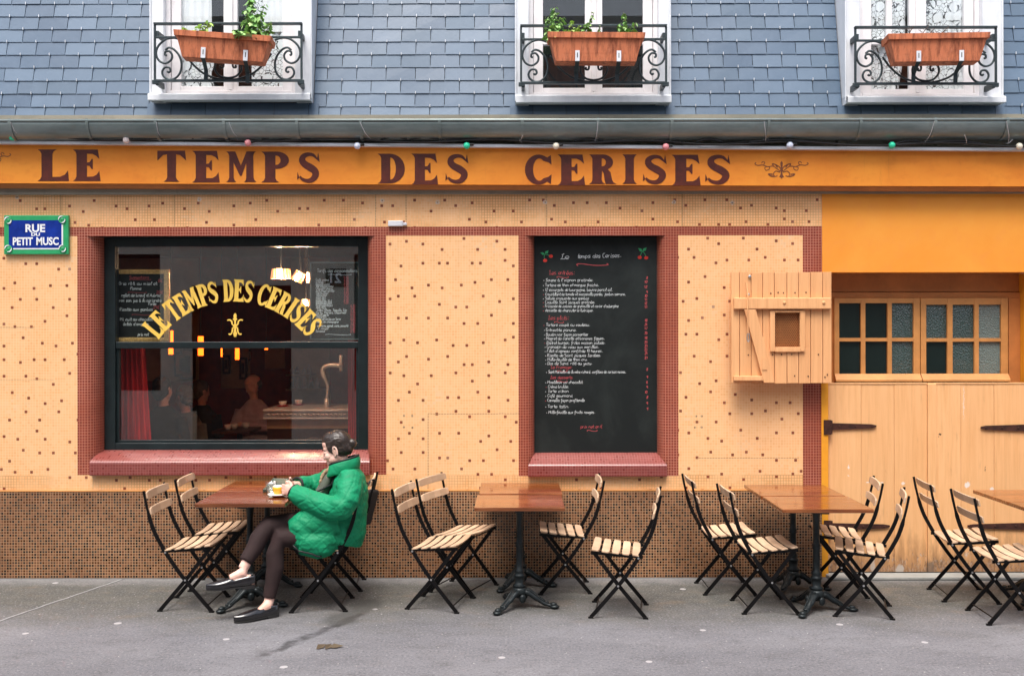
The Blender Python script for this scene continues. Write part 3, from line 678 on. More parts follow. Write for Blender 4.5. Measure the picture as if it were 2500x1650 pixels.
def jamb(name, x, sgn, a, b, y_in, z0, z1):
    """rounded tiled jamb: quarter ellipse from the wall face into the recess"""
    pts = [(x+sgn*a*math.sin(R(t)), b*(1-math.cos(R(t)))) for t in range(0, 91, 9)]+[(x+sgn*a, y_in)]
    mb = MB(); s = 0
    for (p, q), (p2, q2) in zip(pts, pts[1:]):
        L = math.hypot(p2-p, q2-q); u0, u1 = x+sgn*s, x+sgn*(s+L); s += L
        v = [(p, q, z0), (p2, q2, z0), (p2, q2, z1), (p, q, z1)]; uv = [(u0, z0), (u1, z0), (u1, z1), (u0, z1)]
        if sgn < 0: v = v[::-1]; uv = uv[::-1]
        mb.add(v, [(0, 1, 2, 3)], [uv])
    return weld(mb.build(name, M['red_tile'], B, smooth=True, recalc=False))
def sill(name, xl, xr, yb, zb, yf, zf, zl, over):
    """sloping tiled sill with a rounded nosing; wider at the front"""
    prof = [(yb, zb), (lerp(yb, yf, .5), lerp(zb, zf+.03, .5)), (yf+.055, zf+.024), (yf+.028, zf+.014), (yf+.012, zf+.004), (yf+.003, zf-.006), (yf, zf-.015), (yf, zl+.006), (yf+.006, zl), (.0, zl)]
    mb = MB(); s = 0
    for i, ((y0, z0), (y1, z1)) in enumerate(zip(prof, prof[1:])):
        L = math.hypot(y1-y0, z1-z0); e0 = over*min(1, (yb-y0)/(yb-yf)); e1 = over*min(1, (yb-y1)/(yb-yf))
        if i == len(prof)-2: e1 = e0
        v = [(xl-e0, y0, z0), (xl-e1, y1, z1), (xr+e1, y1, z1), (xr+e0, y0, z0)]
        uv = [(xl-e0, -s), (xl-e1, -s-L), (xr+e1, -s-L), (xr+e0, -s)]; s += L; mb.add(v, [(0, 1, 2, 3)], [uv])
    for x, sg in ((xl-over, 1), (xr+over, -1)):                    # end cheeks
        v = [(x, yf, zl), (x, 0, zl), (x, 0, zf+.026), (x, yf+.012, zf+.004), (x, yf, zf-.015)]
        mb.add(v if sg < 0 else v[::-1], [(0, 1, 2, 3, 4)], [[(q[1], q[2]) for q in (v if sg < 0 else v[::-1])]])
    o = mb.build(name, M['red_glazed'], B, recalc=False)
    for p in o.data.polygons[:6]: p.use_smooth = True
    return weld(o)
def soffit(mb, x0, x1, y1, z):
    mb.quad((x0, 0, z), (x0, y1, z), (x1, y1, z), (x1, 0, z))
jamb('rounded_jamb', j0, 1, .085, .13, .20, zso-.05, zb0); jamb('rounded_jamb', j1, -1, .085, .13, .20, zso-.05, zb0)
sill('tiled_sill', -3.27, -1.145, .185, .985, -.045, .915, WZ(1158), .03)
jamb('rounded_jamb', k0, 1, .085, .11, .14, zno-.05, zb0); jamb('rounded_jamb', k1, -1, .06, .11, .14, zno-.05, zb0)
sill('tiled_sill', .19, 1.145, .125, .965, -.045, .885, WZ(1162), .065)
sf = MB(); soffit(sf, j0, j1, .24, zb0); soffit(sf, k0, k1, .15, zb0); sf.build('recess_soffit', M['dark_green'], B, recalc=False)

# ---- sash window with the arched name on its glass
SW = MB(); x0, x1 = -3.268, -1.147; yf, yb = .165, .25
gx0, gx1 = WX(285, .2), WX(876, .2); z_tb, z_t1, z_t0, z_b1 = WZ(602, .2), WZ(833.5, .19), WZ(849.5, .19), WZ(1079, .2)
SW.box(x0, gx0, yf, yb, .955, zb0); SW.box(gx1, x1, yf, yb, .955, zb0); SW.box(gx0, gx1, yf, yb, z_tb, zb0); SW.box(gx0, gx1, yf, yb, .955, z_b1)
SW.box(gx0, gx1, yf+.012, yb, z_t0, z_t1)
win = SW.build('shop_window', M['dark_green'], B, bevel=.004)
fr2 = MB()                                                       # inner sash beads
for a, b, c, d in ((gx0, gx0+.022, z_b1, z_t0), (gx1-.022, gx1, z_b1, z_t0), (gx0+.022, gx1-.022, z_b1, z_b1+.02)): fr2.box(a, b, .195, .235, c, d)
fr2.build('lower_sash', M['dark_green'], win, bevel=.003)
p = MB(); p.box(gx0, gx1, .196, .201, z_t1, z_tb); p.build('window_pane', M['glass'], win)
p = MB(); p.box(gx0+.022, gx1-.022, .214, .219, z_b1+.02, z_t0); p.build('window_pane', M['glass'], win)
# arched gold lettering: an arc through the letter middles
tx = MB(); f = facing(.1945); C0 = at(570, 961, .195); RR = 252.7*(DW+.195)/FPX; lh = 54*(DW+.195)/FPX
adv = {'L': .72, 'E': .72, 'T': .74, 'M': .93, 'P': .70, 'S': .64, 'D': .74, 'C': .74, 'R': .78, 'I': .46, ' ': .34}
name = 'LE TEMPS DES CERISES'; tot = sum(adv[c]+.055 for c in name); a0, a1 = 53.5, -52.5; pos = 0; uw = RR*R(a0-a1)/tot
for ch in name:
    wv = adv[ch]
    if ch != ' ':
        th = R(lerp(a0, a1, (pos+wv/2)/tot)); bx, bz = C0.x-math.sin(th)*RR, C0.z+math.cos(th)*RR; hw = wv*uw*.55
        fr = (lambda bx, bz, th: lambda x, y, d: Vector((bx+x*math.cos(th)-y*math.sin(th), .1945-d, bz+x*math.sin(th)+y*math.cos(th))))(bx, bz, th)
        glyph(tx, ch, -hw, hw, -lh/2, lh/2, fr, .0015)
    pos += wv+.055
def stroke(mb, pts, wd, frame, t, n=5): mb.ribbon([(q.x, q.y) for q in catmull([(a, b, 0) for a, b in pts], n)], wd, frame, t)
oc = at(574, 793, .195); u = (DW+.195)/FPX
fo = lambda x, y, d: Vector((oc.x+x*u, .1945-d, oc.z+y*u))
for sg in (-1, 1):
    stroke(tx, [(sg*2, -2), (sg*7, 3), (sg*8, 9), (sg*13, 13), (sg*19, 12)], 3.4, fo, .0016)
    stroke(tx, [(sg*2, -4), (sg*6, -8), (sg*7, -16), (sg*11, -22), (sg*16, -21)], 3.4, fo, .0019)
tx.prism([(0, 30), (4, 24), (3, 18), (6, 14), (2.5, 12), (2, 3), (5, 0), (2, -4), (3, -16), (5, -20), (2, -30), (0, -26), (-2, -30), (-5, -20), (-3, -16), (-2, -4), (-5, 0), (-2, 3), (-2.5, 12), (-6, 14), (-3, 18), (-4, 24)], [], fo, .001)
tx.build('arched_gold_lettering', M['gold'], win)

# ---- orange fascia with the painted name
def fz(px, side):                 # photo height of the fascia's edges at a photo column
    return WZ(lerp(352, 372.5, px/2500), -.12) if side else WZ(lerp(446, 457, px/2500), -.12)
fa = MB(); P0, P1 = -900, 3460
xl, xr = WX(P0, -.12), WX(P1, -.12)
for s in (0,):
    a, b, c, d = fz(P0, 0), fz(P1, 0), fz(P1, 1), fz(P0, 1)
    fa.add([(xl,-.12,a),(xr,-.12,b),(xr,-.12,c),(xl,-.12,d),(xl,.0,a),(xr,.0,b),(xr,.0,c),(xl,.0,d)], [(0,1,2,3),(0,4,5,1),(3,2,6,7),(1,5,6,2),(0,3,7,4)])
fas = fa.build('fascia', M['orange'], B)
lp = MB()
lp.add([(xl,-.165,d),(xr,-.165,c),(xr,-.165,c+.022),(xl,-.165,d+.022),(xl,-.0,d),(xr,-.0,c),(xr,-.0,c+.026),(xl,-.0,d+.026)], [(0,1,2,3),(0,4,5,1),(3,2,6,7),(1,5,6,2),(0,3,7,4)])
lp.build('zinc_lip', M['zinc'], fas)
mo = MB(); mo.add([(xl,-.075,a-.03),(xr,-.075,b-.03),(xr,-.10,b-.002),(xl,-.10,a-.002),(xl,0,a-.03),(xr,0,b-.03)], [(0,1,2,3),(0,4,5,1)])
mo.build('fascia_moulding', M['header'], fas)
ff = facing(-.1205)
for ch, p0, p1, q0, q1 in (('L',93,169,364,441),('E',179,246,364.5,441),('T',385,455,367.5,443),('E',470,537,368,445),('M',553,627,369.5,444),('P',639,706,370,445),('S',726,781,372,446.5),
    ('D',923,989,375.5,448),('E',1005,1070,375.5,451),('S',1088,1144,376.5,449),('C',1282,1347,378,451),('E',1362,1429,378,453),('R',1439,1505,378,450),('I',1520,1555,378,449.5),('S',1570,1628,379,451),('E',1640,1711,379,454),('S',1722,1783,379,452)):
    if p0 in (93, 385, 923, 1282): let = MB()
    glyph(let, ch, WX(p0, -.12), WX(p1, -.12), WZ(q1, -.12), WZ(q0, -.12), ff, .002)
    if p0 in (179, 726, 1088, 1722): let.build('painted_word', M['maroon'], fas)
for cxp, cyp in ((1908.5, 416), (-38, 392)):
    orn = MB()
    oc2 = at(cxp, cyp, -.12); uu = (DW-.12)/FPX
    fo2 = (lambda oc2, uu: lambda x, y, d: Vector((oc2.x+x*uu, -.1205-d, oc2.z+y*uu)))(oc2, uu)
    for sg in (-1, 1):
        for k, (pp, wd) in enumerate(([[(3, -4), (14, 5), (22, 9), (34, 8), (46, 12), (58, 11), (65, 15), (62, 18)], 2.0], [[(20, 10), (22, 15), (12, 12)], 2.4], [[(30, 9), (30, 2), (38, -1), (41, 5), (36, 8)], 1.7],
              [[(44, 12), (41, 18), (46, 20), (49, 16)], 1.7], [[(4, -6), (14, -3), (20, -10), (16, -16), (10, -14)], 2.0], [[(17, -16), (26, -15), (32, -10), (22, -11)], 2.8], [[(2, 2), (6, 8), (14, 12), (10, 6)], 2.2])):
            stroke(orn, [(sg*a, b) for a, b in pp], wd, fo2, .0008+.0002*k+.0001*(sg > 0), 4)
    orn.prism([(0, 22), (3, 17), (2.5, 10), (2, 2), (4, -1), (2, -4), (2, -10), (6, -18), (3, -18), (0, -22), (-3, -18), (-6, -18), (-2, -10), (-2, -4), (-4, -1), (-2, 2), (-2.5, 10), (-3, 17)], [], fo2, .001)
    orn.build('painted_scroll_ornament', M['ornament'], fas)

# ---- cornice, gutter, roof
co = MB(); co.box(XL, XR, -.03, .06, 3.0, 3.62); 
for px in (205, 440, 745, 980, 1330, 1560, 1665, 2040, 2280): co.box(WX(px), WX(px)+.05, -.06, -.03, 3.30, 3.5)
co.build('cornice_wall', M['cornice'], B)
gu = MB(); GY, GZ, GR = -.155, 3.522, .125; N = 14; lx = XL
prof = [(GY-GR*math.cos(R(t)), GZ-GR*math.sin(R(t))) for t in [180*k/N for k in range(N+1)]]
prof2 = [(GY+(q[0]-GY)*.96, GZ+(q[1]-GZ)*.96) for q in prof][::-1]
pr = prof+prof2; segs = 40
for i in range(segs):
    xa_, xb_ = lerp(XL, XR, i/segs), lerp(XL, XR, (i+1)/segs)
    n_ = len(pr)
    gu.add([(xa_, y, z) for y, z in pr]+[(xb_, y, z) for y, z in pr], [(k, (k+1) % n_, n_+(k+1) % n_, n_+k) for k in range(n_)])
gu.tube([(XL, GY-GR, GZ+.004), (XR, GY-GR, GZ+.004)], .011, 8)
gut = gu.build('gutter', M['gutter'], B, smooth=True)
for px in (-160, 28, 216, 383, 549, 727, 882, 1074, 1276, 1460, 1640, 1876, 2100, 2281, 2457, 2640):
    x = WX(px, GY-.1); b = MB()
    b.bar([(x, GY-(GR+.006)*math.cos(R(t)), GZ-(GR+.006)*math.sin(R(t))) for t in range(-8, 182, 10)], .005, .022, (1, 0, 0))
    b.build('gutter_bracket', M['gutter'], gut)
# mansard: slates as separate leaning tiles over a dark underlay
RS = .20
def ry(z): return .02+(z-3.5)*RS
und = MB(); und.add([(XL, ry(3.4)+.02, 3.4), (XR, ry(3.4)+.02, 3.4), (XR, ry(6.2)+.02, 6.2), (XL, ry(6.2)+.02, 6.2), (XL, 7, 3.4), (XR, 7, 3.4), (XR, 7, 6.2), (XL, 7, 6.2)], [(3,2,6,7), (1,5,6,2), (0,3,7,4), (5,4,7,6)])
DORM = [(369, 760, 226, 249, 400, 721), (1261, 1636, 231, 256, 1292, 1609), (2066, 2447, 235, 257, 2101, 2400)]
dx = [(WX(d[0], -.03), WX(d[1], -.03)) for d in DORM]
edges = [XL]+[e for p in dx for e in p]+[XR]
for i in range(0, len(edges), 2):
    und.add([(edges[i], ry(3.4)+.012, 3.4), (edges[i+1], ry(3.4)+.012, 3.4), (edges[i+1], ry(6.2)+.012, 6.2), (edges[i], ry(6.2)+.012, 6.2)], [(0, 1, 2, 3)])
zs_d = [WZ(d[3], -.03) for d in DORM]
for (a, b), zz in zip(dx, zs_d): und.add([(a, ry(3.4)+.012, 3.4), (b, ry(3.4)+.012, 3.4), (b, ry(zz)+.012, zz), (a, ry(zz)+.012, zz)], [(0, 1, 2, 3)])
roof = und.build('slate_roof', M['slate_dark'], B)
sl = MB(); RH, SWD = .1085, .2335; nrow = 22
def slate(x0, x1, z0, h, lift):
    g0 = .0025; y0 = ry(z0)-.011-lift; y1 = ry(z0+h)-.004
    s = 0.002*rnd.uniform(-1, 1); q = .0022*rnd.uniform(-1, 1)
    vs = [(x0+g0, y0, z0+q), (x1-g0, y0+s, z0-q*.3), (x1-g0, y1, z0+h), (x0+g0, y1, z0+h)]
    sl.add(vs+[(v[0], v[1]+.007, v[2]) for v in vs], [(0,1,2,3), (0,4,5,1), (1,5,6,2), (0,3,7,4)])
for r in range(nrow):
    z0 = 3.485+r*RH; off = (r % 2)*SWD/2+.07
    x = XL-off
    while x < XR:
        a, b = x, x+SWD; x += SWD
        segs_ = [(max(a, XL), min(b, XR))]
        for (d0, d1), zz in zip(dx, zs_d):
            if z0+RH*.75 > zz-.16:
                nxt = []
                for s0, s1 in segs_:
                    if s1 <= d0 or s0 >= d1: nxt.append((s0, s1))
                    else:
                        if s0 < d0-.02: nxt.append((s0, d0-.004))
                        if s1 > d1+.02: nxt.append((d1+.004, s1))
                segs_ = nxt
        for s0, s1 in segs_:
            if s1-s0 < .03: continue
            sl.cur = 0; slate(s0, s1, z0, RH*1.16, rnd.uniform(0, .0022))
            if s1-s0 > SWD*.8 and rnd.random() < .93:
                sl.cur = 1; hx = (s0+s1)/2+rnd.uniform(-.004, .004); sl.box(hx-.003, hx+.003, ry(z0)-.024, ry(z0)-.016, z0-.007, z0+.014)
sl.cur = 0
for (d0, d1), zz in zip(dx, zs_d):                                # the row of large slates under each window
    n_ = 5; wv = (d1-d0+.10)/n_; xx = d0-.05
    for k in range(n_+1):
        a = max(d0-.05, xx+(k-.3)*wv); b = min(d1+.05, xx+(k+.7)*wv); g0 = .002
        vs = [(a+g0, ry(3.44)-.032, 3.44), (b-g0, ry(3.44)-.032, 3.44), (b-g0, ry(zz)-.03, zz+.005), (a+g0, ry(zz)-.03, zz+.005)]
        sl.add(vs+[(v[0], v[1]+.008, v[2]) for v in vs], [(0,1,2,3), (0,4,5,1), (1,5,6,2), (0,3,7,4), (3,2,6,7)])
sl.build('slates', [M['slate'], M['hook']], roof, recalc=False)

# ---- dormer windows
def dormer(i, d, kind):
    p0, p1, q0, q1, i0, i1 = d; Yf = -.03; xa, xb = WX(p0, Yf), WX(p1, Yf); ia, ib = WX(i0, Yf), WX(i1, Yf); zt = 5.6
    zs0, zs1 = WZ(q1-6, -.09), WZ(q0, -.09)
    f = MB(); f.box(xa, ia, Yf, .6, zs0, zt); f.box(ib, xb, Yf, .6, zs0, zt); f.box(xa, xb, Yf, .6, zt, zt+.15)
    f.tube([(xb+.002, Yf-.004, zs0+.02), (xb+.002, Yf-.004, zt)], .009, 6); f.tube([(xa-.002, Yf-.004, zs0+.02), (xa-.002, Yf-.004, zt)], .009, 6)
    dm = f.build('dormer_window', M['zinc'], B, bevel=.006)
    s = MB(); x0_, x1_ = xa-.004, xb+.004
    s.add([(x0_, -.09, zs0), (x1_, -.09, zs0), (x1_, -.09, zs1-.012), (x0_, -.09, zs1-.012), (x0_, -.075, zs1), (x1_, -.075, zs1), (x1_, .14, zs1+.02), (x0_, .14, zs1+.02), (x0_, .0, zs0), (x1_, .0, zs0)],
          [(0,1,2,3), (3,2,5,4), (4,5,6,7), (0,8,9,1)])
    s.build('window_sill', M['zinc'], dm)
    # casement frame and two leaves
    c = MB(); Yc = .055; zb_ = zs1+.022; mid = {0: 0.49, 1: .505, 2: .50}[i]; xm = lerp(ia, ib, mid); hw = {0: .055, 1: .068, 2: .066}[i]
    lw = .075
    c.box(ia, ia+.035, Yc-.03, Yc+.04, zb_-.02, zt); c.box(ib-.035, ib, Yc-.03, Yc+.04, zb_-.02, zt)
    c.box(ia+.035, ib-.035, Yc-.035, Yc+.04, zb_-.02, zb_+.022)
    c.box(ia+.038, ia+.038+lw, Yc-.012, Yc+.03, zb_+.026, zt); c.box(ib-.038-lw, ib-.038, Yc-.012, Yc+.03, zb_+.026, zt)
    c.box(xm-hw, xm-.003, Yc-.012, Yc+.03, zb_+.026, zt); c.box(xm+.003, xm+hw, Yc-.012, Yc+.03, zb_+.026, zt); c.box(xm-.02, xm+.02, Yc-.026, Yc-.014, zb_+.03, zt)
    for a, b in ((ia+.038+lw, xm-hw), (xm+hw, ib-.038-lw)):
        c.box(a, b, Yc-.012, Yc+.03, zb_+.026, zb_+.06)
        if i == 2: c.box(a+.001, b-.001, Yc-.016, Yc+.028, zb_+.41, zb_+.445)
        if i == 1: c.box(a+.001, b-.001, Yc-.016, Yc+.028, zb_+.40, zb_+.435)
    if i == 2: c.box(lerp(ia+.038+lw, xm-hw, .4), lerp(ia+.038+lw, xm-hw, .4)+.045, Yc-.010, Yc+.026, zb_+.445, zt)
    c.build('casement', M['white_paint'], dm, bevel=.004)
    for a, b in ((ia+.038+lw, xm-hw), (xm+hw, ib-.038-lw)):
        g_ = MB(); g_.box(a, b, Yc+.006, Yc+.010, zb_+.06, zt); g_.build('glass_pane', M['win_glass'], dm)
    b_ = MB(); b_.box(ia, ib, .9, .92, zs0, zt); b_.box(ia-.01, ia, .61, .92, zs0, zt); b_.box(ib, ib+.01, .61, .92, zs0, zt); b_.box(ia, ib, .16, .9, zs1-.05, zs1-.02); b_.build('dim_room', M['dark_room'], dm)
    def drape(name, a, b, zlo, zhi, mat, yy, amp=.012, wav=26, edge=None):
        mb = MB(); n = 26; m = 10; vs = []; fs = []
        for kz in range(m+1):
            for kx in range(n+1):
                t = kx/n; z = lerp(zlo, zhi, kz/m); e = (edge(kz/m) if edge else 0)
                vs.append((lerp(a, b+e, t), yy+amp*math.sin(t*wav)+.004*math.sin(z*9), z))
        for kz in range(m):
            for kx in range(n): fs.append((kz*(n+1)+kx, kz*(n+1)+kx+1, (kz+1)*(n+1)+kx+1, (kz+1)*(n+1)+kx))
        mb.add(vs, fs); mb.build(name, mat, dm, smooth=True)
    a0, a1, b0, b1 = ia+.038+lw, xm-hw, xm+hw, ib-.038-lw
    if kind == 'sheer':
        drape('sheer_curtain', a0-.02, a1-.105, zb_+.40, zt, M['sheer'], Yc+.026, .005)
        drape('lace_curtain', a0-.02, a1-.10, zb_+.03, zb_+.42, M['lace'], Yc+.035, .006, 20, lambda t: .012*math.sin(t*14))
        drape('lace_curtain', b0+.10, b1+.03, zb_+.03, zt, M['lace'], Yc+.038, .006, 20)
        drape('sheer_curtain', b0+.19, b1+.03, zb_+.5, zt, M['sheer'], Yc+.026, .005)
    if kind == 'lace':
        drape('lace_curtain', a0-.02, a1-.01, zb_+.35, zt, M['lace'], Yc+.035); drape('lace_curtain', a0-.02, a1-.05, zb_+.03, zb_+.36, M['lace'], Yc+.04, .012, 26, lambda t: .05*t-.02)
        drape('lace_curtain', b0-.01, b1+.02, zb_+.03, zt, M['lace'], Yc+.035)
    return dm
dormer(0, DORM[0], 'sheer'); dormer(1, DORM[1], 'none'); dormer(2, DORM[2], 'lace')

# ---- orange wall over the garage, its transom window, doors and shutter
ow = MB(); x0, x1 = WX(2021), 4.085; zl = WZ(666)
ow.box(xf, XR, -.006, .10, zl, 3.1)
ow.build('orange_lintel_wall', M['orange2'], B)
oj = MB(); oj.box(WX(2004.5), x0, -.008, .30, 0, zl); oj.build('ochre_jamb', M['ochre'], B); oj = MB(); oj.box(x1, XR, -.008, .30, 0, zl); oj.build('ochre_pier', M['ochre'], B)
hd = MB(); hd.box(x0, x1, .21, .25, WZ(714, .21), zl+.1); hd.box(x0, x1, .195, .25, WZ(729, .2), WZ(715, .2)); hd.box(x0, x1, .10, .21, zl, zl+.02)
hd.box(x0, WX(2037, .2), .19, .25, 1.44, WZ(729, .2)); hd.box(WX(2461, .2), x1, .19, .25, 1.44, WZ(729, .2)); hd.build('header_board', M['header'], B, bevel=.003)
def casement(pa, pb, cols, rows, kinds, name):
    Y = .17; mb = MB(); zt_, zb_ = WZ(729, Y), WZ(917, Y); xs = [WX(pa, Y)]
    for c0, c1 in cols:
        mb.box(xs[-1], WX(c0, Y), Y, Y+.04, zb_, zt_); xs.append(WX(c1, Y))
    mb.box(xs[-1], WX(pb, Y), Y, Y+.04, zb_, zt_)
    zz = [WZ(rows[0][0], Y), WZ(rows[0][1], Y), WZ(rows[1][0], Y), WZ(rows[1][1], Y)]
    for c0, c1 in cols:
        mb.box(WX(c0, Y), WX(c1, Y), Y+.001, Y+.04, zz[0], zt_); mb.box(WX(c0, Y), WX(c1, Y), Y+.001, Y+.04, zz[2], zz[1]); mb.box(WX(c0, Y), WX(c1, Y), Y+.001, Y+.04, zb_, zz[3])
    xA, xB = WX(pa, Y), WX(pb, Y); z2 = WZ(933, Y-.03)
    mb.add([(xA, Y-.004, zb_+.012), (xB, Y-.004, zb_+.012), (xB, Y-.045, z2+.016), (xA, Y-.045, z2+.016), (xB, Y-.045, z2), (xA, Y-.045, z2), (xA, Y+.03, z2), (xB, Y+.03, z2), (xA, Y+.03, zb_), (xB, Y+.03, zb_)], [(0,3,2,1), (3,5,4,2), (5,6,7,4), (0,8,6,5), (0,5,3), (1,2,4), (1,4,7,9)])
    o = mb.build(name, M['casement'], B, bevel=.003)
    for k, (c0, c1) in enumerate(cols):
        for r_ in range(2):
            q = MB(); q.box(WX(c0, Y), WX(c1, Y), Y+.022, Y+.028, zz[1+2*r_], zz[2*r_]); kk = kinds[r_][k]
            po = q.build('window_pane', M[kk], o); po['label'] = {'pane_dark': 'smooth dark pane', 'pane_ripple': 'rippled green pane', 'pane_milky': 'milky frosted pane'}[kk]
    return o
rows = ((741, 826), (834.5, 916.5))
casement(2037, 2246, ((2049, 2102), (2113, 2167), (2177.5, 2230.5)), rows, (('pane_dark', 'pane_dark', 'pane_ripple'),)*2, 'transom_casement')
casement(2248, 2461, ((2261.5, 2313), (2326, 2379), (2390, 2444)), ((745, 827), (835.5, 918)), (('pane_ripple', 'pane_ripple', 'pane_milky'), ('pane_dark', 'pane_ripple', 'pane_milky')), 'transom_casement')
back = MB(); back.box(x0, x1, .30, .34, 0.02, zl+.1); back.build('garage_back_board', M['dark_room'], B)
zd = WZ(937, .03)
def garage_door(pa, pb, batten):
    xa, xb = WX(pa, .03), WX(pb, .03); mb = MB(); n = 3
    for k in range(n): mb.box(lerp(xa, xb, k/n)+.0008, lerp(xa, xb, (k+1)/n)-.0008, .03+.0012*(k % 2), .075, .03, zd)
    if batten: mb.box(xa-.004, xa+.065, .018, .029, .032, zd-.004)
    mb.box(xa, xb, .026, .031, zd-.006, zd+.006)
    return mb.build('garage_door', M['door'], B, bevel=.003)
d1 = garage_door(2021.5, 2263.5, False); d2 = garage_door(2264.5, 2508, True)
def hinge(door, xh, sgn, z, L, plate):
    h = MB(); y = .016
    if plate: h.box(xh-.058*(sgn > 0)-.0, xh+.058*(sgn < 0), -.016, -.009, z-.06, z+.055); h.tube([(xh, -.008, z-.055), (xh, -.008, z+.05)], .012, 8)
    h.prism([(xh, z-.028), (xh+sgn*L*.9, z-.014), (xh+sgn*L, z-.004), (xh+sgn*L, z+.010), (xh+sgn*L*.9, z+.018), (xh, z+.028)], [], facing(.027), .010)
    for t in (.2, .55, .9): h.ball((xh+sgn*L*t, .016, z+.002), (.009, .005, .009), 8, 5)
    h.build('strap_hinge', M['rust'], door)
hinge(d1, WX(2026, .02), 1, WZ(1042, .02), .365, True); hinge(d1, WX(2026, .02), 1, WZ(1286, .02), .47, True)
hinge(d2, WX(2508, .02), -1, WZ(1046, .02), .365, False); hinge(d2, WX(2508, .02), -1, WZ(1286, .02), .47, False)
th = MB(); th.box(x0-.02, XR, -.13, .03, 0.0, .026); th.build('doorstep', M['concrete'], B, bevel=.008)
# shutter folded back against the wall
Ys = -.135; zz0, zz1 = WZ(936, Ys), WZ(665, Ys); xA, xB = WX(1785, Ys), WX(2031, Ys)
sh = MB(); cuts = [0, .085, .20, .315, .43, .555, .67, .79, .91, 1.0]
gx0_, gx1_, gz0, gz1 = WX(1891, Ys), WX(1952, Ys), WZ(848, Ys), WZ(764, Ys)
for a, b in zip(cuts, cuts[1:]):
    pa, pb = lerp(xA, xB, a)+.0022, lerp(xA, xB, b)-.0022; yj = rnd.uniform(0, .003); zj = rnd.uniform(-.004, .003)
    if pb <= gx0_ or pa >= gx1_: sh.box(pa, pb, Ys+yj, Ys+.03, zz0+zj, zz1+zj)
    else:
        sh.box(pa, pb, Ys+yj, Ys+.03, zz0+zj, gz0); sh.box(pa, pb, Ys+yj, Ys+.03, gz1, zz1+zj)
        if pa < gx0_: sh.box(pa, gx0_, Ys+yj, Ys+.03, gz0, gz1)
        if pb > gx1_: sh.box(gx1_, pb, Ys+yj, Ys+.03, gz0, gz1)
shut = sh.build('shutter', M['shutter'], B, bevel=.002); shut['label'] = 'weathered peach plank shutter folded open against the mosaic wall'
def spx(mb, a, b, c, d, y0, y1): mb.box(WX(a, Ys), WX(b, Ys), y0, y1, WZ(d, Ys), WZ(c, Ys)); return mb
q = MB(); spx(q, 1790, 2027, 728, 755.5, Ys-.034, Ys-.001); q.build('crossbar', M['shutter'], shut, bevel=.006)
q = MB(); spx(q, 1790, 1861, 918, 930, Ys-.03, Ys-.001); q.build('crossbar', M['shutter'], shut, bevel=.005)
q = MB(); q.prism([(WX(1815, Ys), WZ(756, Ys)), (WX(1843, Ys), WZ(756, Ys)), (WX(1889, Ys), WZ(935, Ys)), (WX(1863, Ys), WZ(935, Ys))], [], facing(Ys-.001), .030); q.build('diagonal_brace', M['shutter'], shut, bevel=.004)
q = MB()
for a, b, c, d in ((1879, 1891, 759, 859), (1952, 1964, 759, 859), (1891, 1952, 759, 764), (1891, 1952, 848, 860)): spx(q, a, b, c, d, Ys-.018, Ys-.001)
q.build('grille_frame', M['shutter'], shut, bevel=.004)
q = MB(); rr = .0085; dx_ = rr*math.sqrt(3); k = 0
zrow = gz0
while zrow < gz1+rr:
    xrow = gx0_+(dx_/2 if k % 2 else 0)
    while xrow < gx1_+rr:
        pts = [(xrow+rr*math.sin(R(60*t)), Ys+.004, zrow+rr*math.cos(R(60*t))) for t in range(0, 4)]
        for p_, p2_ in zip(pts, pts[1:]):
            if gx0_-.004 < p_[0] < gx1_+.004 and gz0-.004 < p_[2] < gz1+.004: q.tube([p_, p2_], .0011, 4, False)
        xrow += dx_
    zrow += 1.5*rr; k += 1
q.build('wire_mesh_grille', M['rust'], shut)
q = MB(); q.box(gx0_-.01, gx1_+.01, Ys+.024, Ys+.03, gz0-.01, gz1+.01); q.build('grille_backing', M['header'], shut)
q = MB(); lx_ = WX(1822, Ys); q.tube([(lx_, Ys-.012, WZ(690, Ys)), (lx_+.004, Ys-.04, WZ(728, Ys)), (lx_, Ys-.046, WZ(755, Ys)), (lx_+.004, Ys-.04, WZ(815, Ys))], .006, 6)
q.build('latch_rod', M['shutter'], shut)
q = MB(); q.tube([(lx_+.006+.009*math.cos(R(t)), Ys-.04, WZ(824, Ys)+.034*math.sin(R(t))) for t in range(0, 361, 30)], .004, 6, False); q.build('latch_pull', M['bolt'], shut)
for px_, py_ in ((1830, 676), (1826, 720)):
    q = MB(); q.ball((WX(px_, Ys), Ys-.006, WZ(py_, Ys)), (.013, .010, .013), 10, 6); q.build('bolt_head', M['bolt'], shut)
q = MB()
for px_, py_ in ((1882, 717), (1913, 715.5), (1900, 715), (1941, 715.5), (1968, 714.5), (1827, 867), (1886, 866.5), (1908, 866), (1933, 866), (1998, 866), (1940, 918), (1973, 919), (2014, 921), (2020, 915)): q.ball((WX(px_, Ys), Ys-.0005, WZ(py_, Ys)), (.0055, .004, .0055), 8, 5)
q.build('nail_heads', M['rust'], shut)
for px_ in (1912, 2008):
    q = MB(); q.ball((WX(px_, Ys), Ys-.036, WZ(740, Ys)), (.013, .008, .013), 10, 6); q.build('bolt_head', M['shutter'], shut)
q = MB(); spx(q, 1858, 1870, 873, 903, Ys-.036, Ys-.031); q.build('latch_plate', M['shutter'], shut)
q = MB()
for zc in (zz0+.14, zz1-.14): q.box(xB-.06, xB-.004, Ys+.031, -.001, zc-.03, zc+.03)
q.build('hinge_block', M['shutter'], shut)
